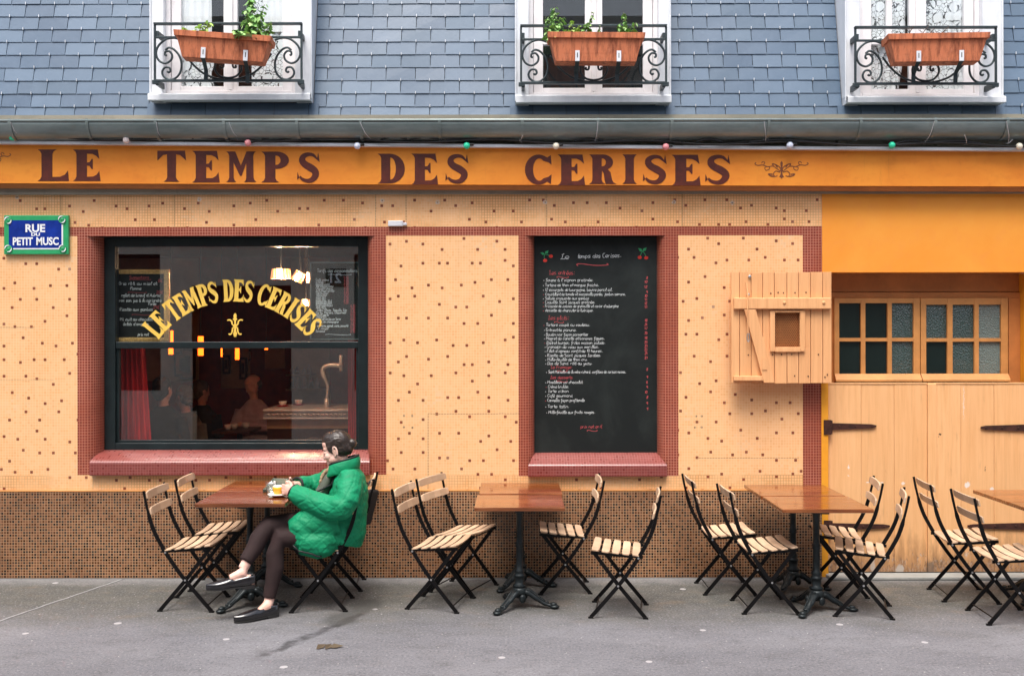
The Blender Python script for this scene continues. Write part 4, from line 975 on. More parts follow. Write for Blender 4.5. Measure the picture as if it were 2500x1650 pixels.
# inside of the cafe: room shell seen through the window
rm = MB(); ax, bx_, yb2, z0r, z1r = -7.0, 2.4, 6.6, .12, 3.0
rm.cur = 0
rm.quad((ax, yb2, z0r), (bx_, yb2, z0r), (bx_, yb2, z1r), (ax, yb2, z1r), None); rm.quad((ax, .3, z0r), (ax, yb2, z0r), (ax, yb2, z1r), (ax, .3, z1r), None); rm.quad((bx_, .3, z0r), (bx_, .3, z1r), (bx_, yb2, z1r), (bx_, yb2, z0r), None)
rm.cur = 1; rm.quad((ax, .3, z0r), (bx_, .3, z0r), (bx_, yb2, z0r), (ax, yb2, z0r), None)
rm.cur = 0; rm.quad((ax, .3, z1r), (ax, yb2, z1r), (bx_, yb2, z1r), (bx_, .3, z1r), None)
rm.quad((ax, .3, z0r), (ax, .3, z1r), (x0-5.82, .3, z1r), (x0-5.82, .3, z0r), None)
rm.quad((-1.14, .3, z0r), (-1.14, .3, z1r), (bx_, .3, z1r), (bx_, .3, z0r), None); rm.quad((-3.4, .27, z0r), (-3.4, .27, .96), (-1.1, .27, .96), (-1.1, .27, z0r), None)
rm.cur = 2
for pa, pb, qa, qb in ((240, 478, 590, 930), (532, 604, 838, 948), (705, 800, 600, 948), (640, 690, 838, 900)):
    rm.quad((WX(pa, 6.4), 6.55, WZ(qb, 6.4)), (WX(pb, 6.4), 6.55, WZ(qb, 6.4)), (WX(pb, 6.4), 6.55, min(2.98, WZ(qa, 6.4))), (WX(pa, 6.4), 6.55, min(2.98, WZ(qa, 6.4))), None)
rm.build('cafe_room', [M['room_red'], M['room_floor'], M['room_cream']], B)
# ================================================================ chalk menu board in the niche
mb_t = thing('menu_board', 'tall black chalkboard with the handwritten cafe menu, set in the red tiled niche', 'menu board', (WX(1457, .12), .12, WZ(1100, .12)))
Yb = .115
q = MB(); q.box(k0+.078, k1-.052, Yb, .15, .93, zb0-.003); q.build('board_panel', M['board'], mb_t)
ZB = lambda x, y: (WX(920+x/2.4128, Yb), WZ(540+y/2.4128, Yb)); fB = facing(Yb-.0005)
UZ = (DW+Yb)/FPX/2.4128
cw, cr = MB(), MB()
WD = .0022
rows = [("Soupe à l'oignon gratinée.",995,1275,355),("Tartare de thon et mangue fraiche.",992,1308,384),("12 escargots de bourgogne, beurre persil ail.",992,1388,412),("Croustillant de tomate et mozzarella panée, jambon serrano.",992,1465,438),("Salade croquante aux gambas",992,1250,462),("Coquille Saint jacques gratinée.",992,1285,485),("Fricassée de cuisses de grenouille et caviar d'aubergine",992,1422,508),("Assiette de charcuterie Ibérique.",992,1275,533),
("Tartare coupé au couteau.",995,1255,618),("Entrecôte panure.",998,1175,648),("Boudin noir façon parmentier",998,1245,675),("Magret de canette et bananes figues.",998,1342,698),("Bistrot burger, frites maison salade.",1000,1345,724),("Grenadin de veau aux morilles.",1002,1308,748),("Filet d'agneau confit de 10 heures.",1002,1330,772),("Risotto de Saint jacques Lardées.",1005,1320,798),("Mille-feuille de thon cru.",1005,1240,822),("Dos de Sand. rôti au yuzu.",1005,1268,845),
("Saint Marcellin de la mère richard, confiture de cerises noires.",1010,1467,895),("Moelleux au chocolat",1005,1210,955),("Crème brulée.",1008,1130,982),("Tarte citron",1005,1128,1008),("Café gourmand",1005,1150,1035),("Cannelés façon profiterole",1005,1222,1062),("Tarte tatin.",1005,1132,1098),("Mille-feuille aux fruits rouges.",1010,1285,1132)]
for t, a, b, y in rows:
    X0, Z0 = ZB(a, y); X1, _ = ZB(b, y); hand(cw, t, X0, X1, Z0, 9.2*UZ, fB, .0002, WD)
    X2, _ = ZB(a-14, y); hand(cw if rnd.random() < .6 else cr, '.', X2, X2+.008, Z0+.004, .012, fB, .0002, .005)
for t, a, b, y, h in (("Les entrées:",1017,1165,315,13),("Les plats:",1010,1130,580,13),("Le Fromage:",1025,1150,868,10),("Les desserts",1022,1152,928,10),("prix net en €",1200,1328,1218,10)):
    X0, Z0 = ZB(a, y); X1, _ = ZB(b, y); hand(cr, t, X0, X1, Z0, h*UZ, fB, .0002, WD)
    swash(cr, lerp(X0, X1, .3), lerp(X0, X1, .75), Z0-.022, .010, fB, .0004, .003)
X0, Z0 = ZB(1082, 224); X1, _ = ZB(1132, 224); hand(cw, 'Le', X0, X1, Z0, 16*UZ, fB, .0002, .0034)
X0, Z0 = ZB(1182, 218); X1, _ = ZB(1440, 214); hand(cw, 'temps des Cerises.', X0, X1, Z0, 13*UZ, fB, .0002, .0034, .02)
X0, Z0 = ZB(1178, 258); X1, _ = ZB(1360, 258); swash(cr, X0, X1, Z0, .014, fB, .0004, .0042)
for y, v in ((342,'8'),(365,'10'),(395,'12'),(425,'9'),(448,'10'),(470,'11'),(492,'12'),(513,'11'),(592,'18'),(616,'24'),(640,'17'),(666,'20'),(695,'18'),(720,'23'),(743,'21'),(764,'23'),(786,'21'),(812,'21'),(880,'8'),(926,'9'),(956,'8'),(984,'9'),(1014,'10'),(1044,'8'),(1080,'9'),(1112,'9')):
    X0, Z0 = ZB(1578 if len(v) > 1 else 1588, y); hand(cr, v, X0, X0+.010*len(v), Z0, 7.5*UZ, fB, .0002, .0030)
cg, cc = MB(), MB()
def cherry_pair(stems, cherries, leaves):
    for s_ in stems: cg.ribbon([(p.x, p.y) for p in catmull([(*ZB(*p), 0) for p in s_], 3)], .004, fB, .0003)
    for c_ in cherries: X0, Z0 = ZB(*c_); cc.prism([(X0+.0165*math.cos(R(t)), Z0+.0135*math.sin(R(t))) for t in range(0, 360, 24)], [], fB, .0006)
    for a_, b_ in leaves:
        A, B_ = Vector(ZB(*a_)), Vector(ZB(*b_)); d = B_-A; n_ = Vector((-d.y, d.x))*.28
        cg.prism([tuple(A), tuple(A+d*.4+n_), tuple(B_), tuple(A+d*.5-n_)], [], fB, .0005)
cherry_pair([[(990, 196), (986, 212), (992, 228)], [(990, 196), (1006, 198), (1020, 206)]], [(992, 232), (1026, 207)], [((990, 196), (964, 186)), ((990, 194), (1012, 172))])
cherry_pair([[(1566, 178), (1556, 195), (1551, 210)], [(1566, 178), (1580, 195), (1585, 212)]], [(1549, 214), (1587, 217)], [((1566, 180), (1540, 160)), ((1566, 180), (1590, 156))])
cw.build('white_chalk_writing', M['chalk'], mb_t); cr.build('red_chalk_writing', M['chalk_red'], mb_t); cg.build('painted_cherry_leaves', M['chalk_green'], mb_t); cc.build('painted_cherries', M['cherry'], mb_t)

# ================================================================ street name plate
Yq = -.03; st = thing('street_sign', 'blue and green enamel street name plate reading RUE DU PETIT MUSC', 'street sign', (WX(88), 0, WZ(571)))
sx = lambda x: WX(x/11.2, Yq); sz = lambda y: WZ(500+y/11.2, Yq); fS = facing(Yq)
q = MB(); q.box(sx(108), sx(1875), Yq, -.001, sz(1340), sz(272)); q.build('plate', M['sign_green'], st, bevel=.004)
q = MB(); q.box(sx(245), sx(1690), Yq-.0015, Yq, sz(1170), sz(410)); q.build('blue_field', M['sign_blue'], st)
q = MB(); q.box(sx(1690), sx(1730), Yq-.002, Yq, sz(1205), sz(530)); q.box(sx(370), sx(1690), Yq-.002, Yq, sz(1205), sz(1172)); q.build('white_shadow_line', M['sign_white'], st)
q = MB(); fS2 = facing(Yq-.0016)
for t, a, b, y0, y1, bo in (('RUE', 703, 1243, 738, 515, .035), ('DU', 862, 1100, 842, 748, .04), ('PETIT', 357, 905, 1095, 875, .035), ('MUSC', 1000, 1612, 1092, 870, .035)): font(q, t, sx(a), sx(b), sz(y0), sz(y1), fS2, .0012, bo)
q.build('street_name_lettering', M['sign_white'], st)
for cx_, cy_ in ((235, 410), (1705, 392), (240, 1185), (1722, 1180)):
    X0, Z0 = sx(cx_), sz(cy_); q = MB(); q.lathe([(.0285, 0), (.0285, .006), (.025, .009), (.020, .006), (.012, .006), (.009, .009), (.004, .010)], 20)
    q.v = [(X0+v[0], Yq-v[2], Z0+v[1]) for v in q.v]; r_ = q.build('corner_roundel', M['sign_green'], st, smooth=True)
    q = MB()
    for a0_, a1_ in ((70, 190), (255, 375)):
        pts = [(X0+.0255*math.cos(R(lerp(a0_, a1_, t/10))), Z0+.0255*math.sin(R(lerp(a0_, a1_, t/10)))) for t in range(11)]
        q.ribbon(pts, [.002+.007*math.sin(math.pi*t/10) for t in range(11)], facing(Yq), .0105)
    q.build('painted_highlight', M['sign_white'], r_)
q = MB(); q.box(WX(948, -.02), WX(984, -.02), -.028, 0, WZ(552, -.02), WZ(539, -.02)); q.box(WX(984, -.02), WX(993, -.02), -.02, 0, WZ(550, -.02), WZ(543, -.02))
tag(q.build('sensor_box', M['white_metal'], None, bevel=.003), 'small white plastic box screwed to the tiles above the red band', 'wall box')

# ================================================================ string of coloured lamps along the fascia
sl_t = thing('string_lights', 'black cable of round coloured lamps strung along the top of the orange fascia', 'string lights', (WX(1250, -.1), -.16, 3.38))
YL = -.185
lipz = lambda px: WZ(lerp(341, 361, px/2500), -.15)
def cab(px, j): return (WX(px, YL), YL-.012+j*.018, lipz(px)+.008+abs(j)*.02+.014*math.sin(px*.017+j)*(1+j))
q = MB()
for j, st_ in ((0, 0), (.55, .5)):
    q.tube([cab(px, j*(.6+.4*math.sin(px*.011))) for px in range(-800, 3400, 22)], .0065-.002*j, 5)
for pa, pb in ((365, 450), (470, 525), (640, 760), (930, 1000), (1000, 1080), (1090, 1180), (1180, 1240), (1402, 1480), (1700, 1765), (1830, 1990), (2190, 2260), (2260, 2400)):
    q.tube([(WX(px, YL), YL-.01, lipz(px)+.014+.022*math.sin(math.pi*(px-pa)/(pb-pa))) for px in range(pa, pb+1, 8)], .0075, 5)
q.build('cable', M['cable'], sl_t, smooth=True)
q = MB()
for px, dxp, dz in ((28, 26, 1), (560, 24, 1), (383, 12, 1), (880, 26, 1), (1460, -6, 1), (1276, -8, .5), (1866, 4, 1), (2281, -24, 1), (2457, 6, 1), (2355, 4, .3)):
    a = Vector((WX(px, -.32), -.325, GZ-.02 if dz > .5 else 3.40)); b_ = Vector((WX(px+dxp, YL), YL, lipz(px+dxp)+.02))
    mid_ = (a+b_)/2+Vector((0, -.02, -.02)); q.tube(catmull([a, mid_, b_], 4), .0022, 4)
    for k in range(4): q.tube([b_, b_+Vector((rnd.uniform(-.03, .03), -.01, rnd.uniform(-.02, .04)))], .0018, 4)
q.build('wire_ties', M['tie'], sl_t)
proto = None
for px, py, k, desc in ((31, 334, 'bulb_green', 'green'), (309, 341, 'bulb_rose', 'pale rose'), (606, 348, 'bulb_pink', 'pink'), (873, 356, 'bulb_white', 'bluish white'), (1140, 356, 'bulb_green', 'green'), (1358, 357, 'bulb_cream', 'cream'), (1626, 359, 'bulb_pink', 'pink'), (1929, 356, 'bulb_white', 'bluish white'), (2178, 356, 'bulb_green', 'green'), (2489, 359, 'bulb_cream', 'cream')):
    c = at(px, py, YL-.01); q = MB(); q.ball(c, .0265, 16, 10); o = q.build('lamp_bulb', M[k], sl_t, smooth=True); o['label'] = desc+' round lamp'
    q = MB(); q.tube([c+Vector((.022, 0, .006)), c+Vector((.052, .004, .012))], .011, 8); q.build('lamp_socket', M['cable'], o)

# ================================================================ window railings, flower boxes, plants
def railing(i, px0, px1, py0, py1, pyb, label):
    Y = -.17; x0, x1 = WX(px0, Y), WX(px1, Y); z1, z2, z0 = WZ(py0, Y), WZ(py1, Y), WZ(pyb, Y); cx_ = (x0+x1)/2
    t = thing('window_railing', label, 'railing', (cx_, Y, z0), 0, 'wrought iron window railings')
    q = MB(); q.box(x0-.006, x1+.006, Y-.018, Y+.018, z1-.008, z1+.008); q.build('top_rail', M['iron'], t, bevel=.002)
    q = MB(); q.box(x0, x1, Y-.008, Y+.008, z2-.008, z2+.008); q.build('middle_rail', M['iron'], t, bevel=.002)
    q = MB(); q.box(x0-.006, x1+.006, Y-.014, Y+.014, z0-.010, z0+.008); q.build('bottom_rail', M['iron'], t, bevel=.002)
    for x in (x0, x1): q = MB(); q.box(x-.008, x+.008, Y-.008, Y+.008, z0+.008, z1-.008); q.build('upright', M['iron'], t, bevel=.002)
    for x, sg in ((x0, 1), (x1, -1)):
        for z in (z2+.03, z0-.012):
            q = MB(); q.box(x+sg*.004, x+sg*.028, Y, -.03, z-.022, z+.022); q.box(x-sg*.02, x+sg*.03, Y-.012, Y+.01, z-.016, z+.016) if z < z2 else None; q.build('wall_fixing', M['iron'], t, bevel=.003)
    H = z2-z0
    for x, sg in ((x0, 1), (x1, -1)):
        P = lambda u_, v_: Vector((x+sg*u_*H, Y, z0+v_*H))
        # big scroll at the top, small scroll at the bottom
        pts = [P(.62, .93), P(.45, .985), P(.25, .95), P(.08, .80), P(.03, .62), P(.10, .46), P(.24, .40), P(.37, .47), P(.40, .59), P(.33, .68), P(.245, .665), P(.235, .60), P(.275, .585)]
        q = MB(); q.tube(catmull(pts, 5), [.0085]*(len(pts)-2)*5+[.0085]*11 if False else .0085, 7)
        pts = [P(.24, .70), P(.32, .76), P(.44, .72), P(.56, .58), P(.615, .40), P(.59, .20), P(.48, .06), P(.34, .025), P(.21, .09), P(.17, .20), P(.23, .30), P(.33, .30), P(.36, .23), P(.32, .19), P(.29, .215)]
        q.tube(catmull(pts, 5), .0085, 7); q.build('scroll', M['iron'], t, smooth=True)
    W_ = H; P = lambda u_, v_: Vector((cx_+u_*H, Y, z0+v_*H)); q = MB()
    q.tube(catmull([P(-1.0, .62), P(-.82, .38), P(-.56, .16), P(-.25, .045), P(0, .02), P(.25, .045), P(.56, .16), P(.82, .38), P(1.0, .62)], 6), .0085, 7)
    for sg in (-1, 1):
        q.tube(catmull([P(0, .06), P(sg*.18, .10), P(sg*.30, .24), P(sg*.29, .40), P(sg*.19, .46), P(sg*.11, .40), P(sg*.12, .31), P(sg*.18, .31), P(sg*.17, .36)], 5), .0085, 7)
    q.build('scroll', M['iron'], t, smooth=True); return t
railing(0, 379, 737, 58, 91, 196.5, 'wrought iron railing at the window with white sheer curtains, above the street sign')
railing(1, 1273, 1627, 64, 97, 203, 'wrought iron railing at the dark window in the middle')
railing(2, 2089, 2432, 69, 101, 206, 'wrought iron railing at the lace curtained window above the garage')
def planter(label, corners, roll, yaw, stain):
    pxl, pxr, pyt, pyb = corners; Y = -.40; x0, x1 = WX(pxl, Y), WX(pxr, Y); z1, z0 = WZ(pyt, Y), WZ(pyb, Y); L = x1-x0; H = z1-z0; cx_ = (x0+x1)/2; D = .19
    t = thing('flower_box', label, 'planter', (cx_, Y+D/2, z0), R(yaw), 'terracotta flower boxes on the railings'); t.rotation_euler = (0, R(roll), R(yaw))
    def ring(l, d, z): return [(-l/2, -d/2, z), (l/2, -d/2, z), (l/2, d/2, z), (-l/2, d/2, z)]
    rings = [ring(L-.115, D-.055, 0), ring(L-.030, D-.012, H-.042), ring(L+.0, D+.018, H-.042), ring(L+.012, D+.024, H), ring(L-.02, D-.008, H), ring(L-.03, D-.018, H-.03)]
    mb = MB(); vs = [v for r in rings for v in r]; fs = [(3, 2, 1, 0)]
    for k in range(len(rings)-1):
        for c in range(4): fs.append((k*4+c, k*4+(c+1) % 4, (k+1)*4+(c+1) % 4, (k+1)*4+c))
    fs.append(tuple(20+k for k in range(4))); mb.add(vs, fs)
    for zf in (.27, .31, .56, .60, .64):                           # raised lines on the front
        z = zf*H; l = lerp(L-.115, L-.03, zf)-.11; y = -lerp(D-.055, D-.012, zf)/2; mb.tube([(-l/2, y, z), (l/2, y, z)], .0028, 5)
        d = lerp(D-.055, D-.012, zf)-.06
        for sg in (-1, 1): xx = sg*lerp(L-.115, L-.03, zf)/2; mb.tube([(xx, -d/2, z), (xx, d/2, z)], .0026, 5)
    mb.build('trough', M['terracotta'], t, raw=True, bevel=.003)
    q = MB(); q.box(-L/2+.03, L/2-.03, -D/2+.012, D/2-.012, H-.05, H-.028); q.build('soil', M['soil'], t, raw=True)
    for bx in (-.14*1.0, .17):
        q = MB(); yf = -(D-.05)/2; q.bar([(bx, yf-.012, .078), (bx, yf-.006, -.006), (bx, yf+.02, -.012), (bx+.0, D/2-.06, -.06), (bx, D/2-.055, -.10), (bx, D/2-.05, -.135)], .03, .004, (1, 0, 0))
        q.v = [(v[0], v[1], v[2]) for v in q.v]; q2 = MB(); q2.box(bx-.016, bx+.016, yf-.016, yf-.010, -.008, .075); q2.bar([(bx, yf-.013, -.006), (bx, yf+.03, -.020), (bx, D/2-.05, -.065), (bx, D/2-.045, -.14)], .004, .03, (1, 0, 0))
        o = q2.build('steel_bracket', M['iron'], t, raw=True); q4 = MB(); q4.box(bx-.0165, bx+.0165, yf-.0166, yf-.0098, -.004, .0755); q4.build('bracket_tab', M['white_metal'], o, raw=True)
        q3 = MB(); q3.box(bx-.003, bx+.003, yf-.0175, yf-.0158, .022, .058); q3.build('bracket_slot', M['black_steel'], o, raw=True)
    return t, cx_, Y+D/2, z0+H-.03, L
pl1 = planter('rust stained flower box hanging askew on the railing above the street sign side window', (424, 655, 80, 142), 2.6, 5, 1)
pl2 = planter('level terracotta flower box on the railing of the dark middle window', (1339, 1574, 80, 148), 0.5, 0, 1)
pl3 = planter('orange terracotta flower box with only dry twigs on the railing above the garage', (2176, 2414, 83, 149), .5, -5, 1)
def plant(name, label, cat, base, stems, mat, leaf, group=None, twig=False):
    t = thing(name, label, cat, base, 0, group); ml = MB(); ms = MB()
    for dx_, dy_, h, lean, nl, sp in stems:
        P = catmull([(dx_, dy_, 0), (dx_+lean*.35, dy_, h*.45), (dx_+lean, dy_-.02, h)], 5); ms.tube([Vector(base)+p for p in P], .0022 if not twig else .003, 5)
        if twig:
            for k in range(3): q0 = P[5+k]; ms.tube([Vector(base)+q0, Vector(base)+q0+Vector((rnd.uniform(-.05, .05), rnd.uniform(-.03, .02), rnd.uniform(.01, .05)))], .0016, 4)
        nl = int(nl*1.5)
        for k in range(nl):
            u_ = (k+rnd.random())/nl; p_ = P[min(int(u_*(len(P)-1)), len(P)-1)]; s_ = leaf*1.45*rnd.uniform(.7, 1.25)*(1.15-.5*u_)
            rad = sp*1.1*(1.15-.75*u_); a = rnd.uniform(0, 6.283); off = Vector((math.cos(a)*rad*rnd.uniform(.2, 1), math.sin(a)*rad*rnd.uniform(.2, 1)*.8, rnd.uniform(-.01, .015)))
            c = Vector(base)+p_+off; M3 = Matrix.Rotation(a, 3, 'Z') @ Matrix.Rotation(rnd.uniform(-.2, 1.2), 3, 'Y') @ Matrix.Rotation(rnd.uniform(-.6, .6), 3, 'X')
            prof = [(0, 0, 0), (.35, .42, .06), (.55, .30, .08), (.85, .55, .02), (1.05, .25, .0), (1.5, 0, -.08), (1.05, -.25, .0), (.85, -.55, .02), (.55, -.30, .08), (.35, -.42, .06)]
            b_ = len(ml.v); ml.add([c+M3 @ Vector((q[0]-.6, q[1], q[2]))*s_ for q in prof], [(0, 1, 2, 9), (2, 3, 4, 8), (9, 2, 8), (4, 5, 6), (4, 6, 7, 8)][:1]+[(0, 2, 8, 9), (2, 3, 4), (2, 4, 6, 8), (4, 5, 6), (6, 7, 8)])
    if ml.v: ml.build('foliage', mat, t, recalc=False)
    ms.build('stems', M['stem'] if not twig else M['twig'], t, smooth=True); return t
def pbase(p, px, dz=0): return (WX(px, p[2]), p[2], p[3]+dz)
G = 'herbs growing in the flower boxes'
plant('herb_plant', 'low pale green herb spilling over the left end of the askew flower box', 'plant', pbase(pl1, 482, .03), [(-.06,0,.05,-.03,12,.05),(0,0,.08,.04,20,.055),(.04,0,.10,.06,16,.05)], M['leaf_pale'], .026, G)
plant('herb_plant', 'tall leggy green herb reaching above the railing of the sheer curtained window', 'plant', pbase(pl1, 622, .005), [(0,0,.40,-.06,40,.055),(.02,0,.26,.06,26,.06),(-.03,-.03,.20,-.02,22,.055),(-.07,-.09,.03,-.06,22,.05),(.07,0,.12,.07,12,.04),(0,0,.30,-.02,30,.07)], M['leaf'], .032, G)
plant('herb_plant', 'dense bushy green mint at the left end of the level flower box', 'plant', pbase(pl2, 1354), [(0,0,.24,.0,60,.055),(-.02,0,.17,-.025,46,.055),(.025,0,.16,.035,46,.055),(0,-.03,.10,0,34,.06)], M['leaf'], .022, G)
plant('herb_plant', 'short yellowish herb between the bushy mint and the taller sprig', 'plant', pbase(pl2, 1398), [(0,0,.13,-.01,22,.04),(.02,-.02,.09,.03,18,.04),(-.02,-.05,.05,-.03,14,.035)], M['leaf_pale'], .022, G)
plant('herb_plant', 'leaning green sprig before the white mullion of the dark window', 'plant', pbase(pl2, 1428), [(0,0,.20,.07,34,.03),(0,-.02,.12,.02,30,.045),(.01,0,.17,.05,20,.04),(.09,0,.10,.03,8,.02)], M['leaf'], .021, G)
plant('herb_plant', 'compact bright green plant near the right end of the level flower box', 'plant', pbase(pl2, 1527), [(0,0,.20,-.01,34,.028),(.03,0,.12,.05,30,.045),(-.02,-.01,.11,-.03,30,.04)], M['leaf'], .023, G)
plant('dry_twigs', 'bare dry twigs standing in the flower box above the garage', 'twigs', pbase(pl3, 2260), [(-.22,0,.05,-.03,0,0),(-.14,0,.10,.04,0,0),(-.10,0,.08,-.03,0,0),(-.05,0,.11,.07,0,0),(.02,0,.08,.03,0,0),(.08,0,.10,.09,0,0),(.28,0,.06,.05,0,0),(.36,0,.07,.04,0,0)], M['twig'], .02, None, True)

# ================================================================ tables
TT = thing('cafe_table', 'x', 'table', (0, 0, 0), 0, 'cafe tables pushed together in pairs'); TH = .742
q = MB(); n = 6
q.box(-.305, .305, -.268, .268, TH-.026, TH); q.build('tabletop', M['table_wood'], TT, bevel=.004)
q = MB(); q.box(-.20, .20, -.03, .03, TH-.045, TH-.027); q.box(-.03, .03, -.2, .2, TH-.0455, TH-.0275); q.build('top_support', M['cast_iron'], TT, bevel=.003)
q = MB(); q.lathe([(.046, .145), (.05, .16), (.034, .172), (.034, .215), (.041, .22), (.041, .232), (.030, .238), (.034, .25), (.034, .265), (.025, .275), (.023, .42), (.031, .43), (.026, .44), (.031, .452), (.024, .462), (.022, .50), (.022, .60), (.026, .66), (.05, TH-.047)], 18); q.build('column', M['cast_iron'], TT, smooth=True)
bs = MB(); bs.lathe([(.03, .07), (.05, .085), (.058, .11), (.055, .132), (.046, .145)], 18); bs_o = bs.build('base_hub', M['cast_iron'], TT, smooth=True)
for k in range(3):
    a = R(-128+k*120); d = Vector((math.cos(a), math.sin(a), 0)); P = lambda r, z: d*r+Vector((0, 0, z))
    q = MB(); q.tube(catmull([P(.02, .115), P(.065, .105), (P(.12, .07)), P(.18, .034), P(.225, .022)], 4), [(.036, .024)]*5+[(.030, .02)]*4+[(.022, .016)]*4+[(.019, .013)]*4, 10, side=d.cross(Vector((0, 0, 1))))
    for sg in (-1, 1):
        nn = d.cross(Vector((0, 0, 1)))*sg; q.tube([p+nn*.014+Vector((0, 0, .012)) for p in catmull([P(.04, .122), P(.075, .112), P(.125, .074), P(.18, .038)], 4)], .005, 6)
    Mx = Matrix.Rotation(a, 3, 'Z')
    q.ball(P(.245, .016), (.036, .030, .0155), 12, 8, Mx); q.ball(P(.238, .032), (.026, .022, .014), 10, 6, Mx); q.ball(P(.197, .045), (.010, .016, .010), 8, 6, Mx)
    q.build('claw_foot', M['cast_iron'], TT, smooth=True)
    q = MB(); a2 = a+R(60); d2_ = Vector((math.cos(a2), math.sin(a2), 0)); q.ball(d2_*.062+Vector((0, 0, .075)), (.014, .026, .03), 8, 6, Matrix.Rotation(a2, 3, 'Z')); q.build('cast_rosette', M['cast_iron'], TT, smooth=True)
tabs = [(-1.845, -.835, 'front mahogany table beside the seated woman, with her coffee', 1.028), (-1.855, -.285, 'mahogany table against the wall below the large shop window', 1.028),
        (.050, -.885, 'front table of the middle pair, standing free before the menu board', 1.0), (.062, -.283, 'back table of the middle pair, touching the brown tiled plinth', 1.0),
        (2.10, -.965, 'front table of the pair left of the garage hinge', 1.0), (2.095, -.40, 'back table of the pair beside the red tile strip and garage door', 1.0),
        (3.74, -.67, 'table before the garage doors at the far right, partly out of view', 1.0), (3.74, -1.215, 'table nearest the street at the far right edge', 1.0)]
for i, (x, y, lb, sc_) in enumerate(tabs):
    if i == 0: TT.location = (x, y, 0); TT['label'] = lb; TT.scale = (1, 1, sc_)
    else: copy_thing(TT, (x, y, 0), R(rnd.uniform(-.6, .6)), lb, (1, 1, sc_))

# ================================================================ folding chairs
CH = thing('folding_chair', 'x', 'chair', (0, 0, 0), 0, 'slatted folding chairs on the terrace')
up = catmull([(-.285, 0, .835), (-.262, 0, .72), (-.222, 0, .58), (-.165, 0, .465), (-.10, 0, .36), (0, 0, .222), (.182, 0, .008)], 4)
lo = [(.165, 0, .438), (0, 0, .222), (-.182, 0, .008)]
for sg in (-1, 1):
    q = MB(); q.bar([(p[0], sg*.205, p[2]) for p in up], [.016]*6+[.026]*(len(up)-6), .009); q.box(.165, .20, sg*.205-.009, sg*.205+.009, 0, .012); q.build('back_leg', M['black_steel'], CH, bevel=.0015)
    q = MB(); q.bar([(p[0], sg*.178, p[2]) for p in lo], .026, .009); q.box(-.20, -.165, sg*.178-.009, sg*.178+.009, 0, .012); q.build('front_leg', M['black_steel'], CH, bevel=.0015)
    q = MB(); q.bar([(.185, sg*.19, .438), (.0, sg*.19, .425), (-.165, sg*.19, .418)], .020, .007); q.build('seat_rail', M['black_steel'], CH)
    q = MB(); q.tube([(0, sg*.212, .222), (0, sg*.17, .222)], .007, 8); q.tube([(-.135, sg*.214, .412), (-.135, sg*.185, .412)], .007, 8); q.build('pivot_bolt', M['bolt'], CH)
for nm, pts in (('stretcher', [(.150, -.205, .046), (.150, .205, .046)]), ('stretcher', [(-.150, -.178, .046), (-.150, .178, .046)]), ('stretcher', [(.165, -.178, .43), (.165, .178, .43)])):
    q = MB(); q.tube(pts, .0045, 6); q.build(nm, M['black_steel'], CH)
for k in range(5):
    xc_ = -.118+k*.068; zc_ = .430+.006*k+.004*(k == 4); q = MB(); vs = []; fs = []; n = 8
    for j in range(n+1):
        y = lerp(-.212, .212, j/n); dz = -.010*math.cos(math.pi*y/.424); hw = .0262-.005*(abs(j-n/2) == n/2)
        for a, b in ((-1, -1), (1, -1), (1, 1), (-1, 1)): vs.append((xc_+a*hw, y, zc_+dz+b*.0055+.003*a))
    for j in range(n):
        for c in range(4): fs.append((j*4+c, j*4+(c+1) % 4, (j+1)*4+(c+1) % 4, (j+1)*4+c))
    fs += [(3, 2, 1, 0), tuple(n*4+c for c in range(4))]; q.add(vs, fs); q.build('seat_slat', M['slat_wood'], CH, bevel=.003)
for zc_, xc_ in ((.805, -.270), (.695, -.245)):
    q = MB(); vs = []; fs = []; n = 10
    for j in range(n+1):
        y = lerp(-.218, .218, j/n); bow = -.012*math.cos(math.pi*y/.436); hh = .026-.006*(j in (0, n))
        for a, b in ((-1, -1), (1, -1), (1, 1), (-1, 1)): vs.append((xc_+.012+bow+a*.006-.22*b*hh, y, zc_+b*hh))
    for j in range(n):
        for c in range(4): fs.append((j*4+c, j*4+(c+1) % 4, (j+1)*4+(c+1) % 4, (j+1)*4+c))
    fs += [(3, 2, 1, 0), tuple(n*4+c for c in range(4))]; q.add(vs, fs); bsl = q.build('backrest_slat', M['slat_wood'], CH, bevel=.003)
    q = MB()
    for sg in (-1, 1): q.ball((xc_+.016-.006, sg*.195, zc_), (.004, .006, .006), 8, 5)
    q.build('rivet', M['bolt'], bsl)
chairs = [(-2.247, -.80, 0, 'empty chair nearest the viewer opposite the seated woman'), (-2.215, -.255, 2, 'empty chair behind, against the plinth under the shop window left end'),
          (-1.335, -.815, 181, 'folding chair the woman in the green jacket sits on'), (-1.32, -.275, 184, 'chair behind the woman, half hidden, with a printed bag on it'),
          (-.511, -.80, -13, 'front chair on the left side of the free standing middle table'), (-.368, -.374, -23, 'chair turned at an angle behind the left one of the middle table'),
          (.388, -.345, 180, 'chair right of the middle tables, closer to the wall'), (.737, -.98, 172, 'lone chair pulled well away to the right of the middle table'),
          (1.59, -.385, 0, 'chair by the wall left of the table next to the red tile strip'), (1.757, -.89, 1, 'street side chair left of the table next to the red tile strip'),
          (2.414, -.45, 169, 'chair before the lower garage hinge, close to the doors'), (2.413, -.985, 163, 'chair before the garage doors, nearer the street'),
          (3.27, -.60, -6, 'chair seen from behind at the right garage door leaf'), (3.31, -1.17, -3, 'rightmost chair, nearest the street, cut by the photo edge')]
for i, (x, y, a, lb) in enumerate(chairs):
    if i == 0: CH.location = (x, y, 0); CH.rotation_euler = (0, 0, R(a)); CH['label'] = lb
    else: copy_thing(CH, (x, y, 0), R(a), lb)
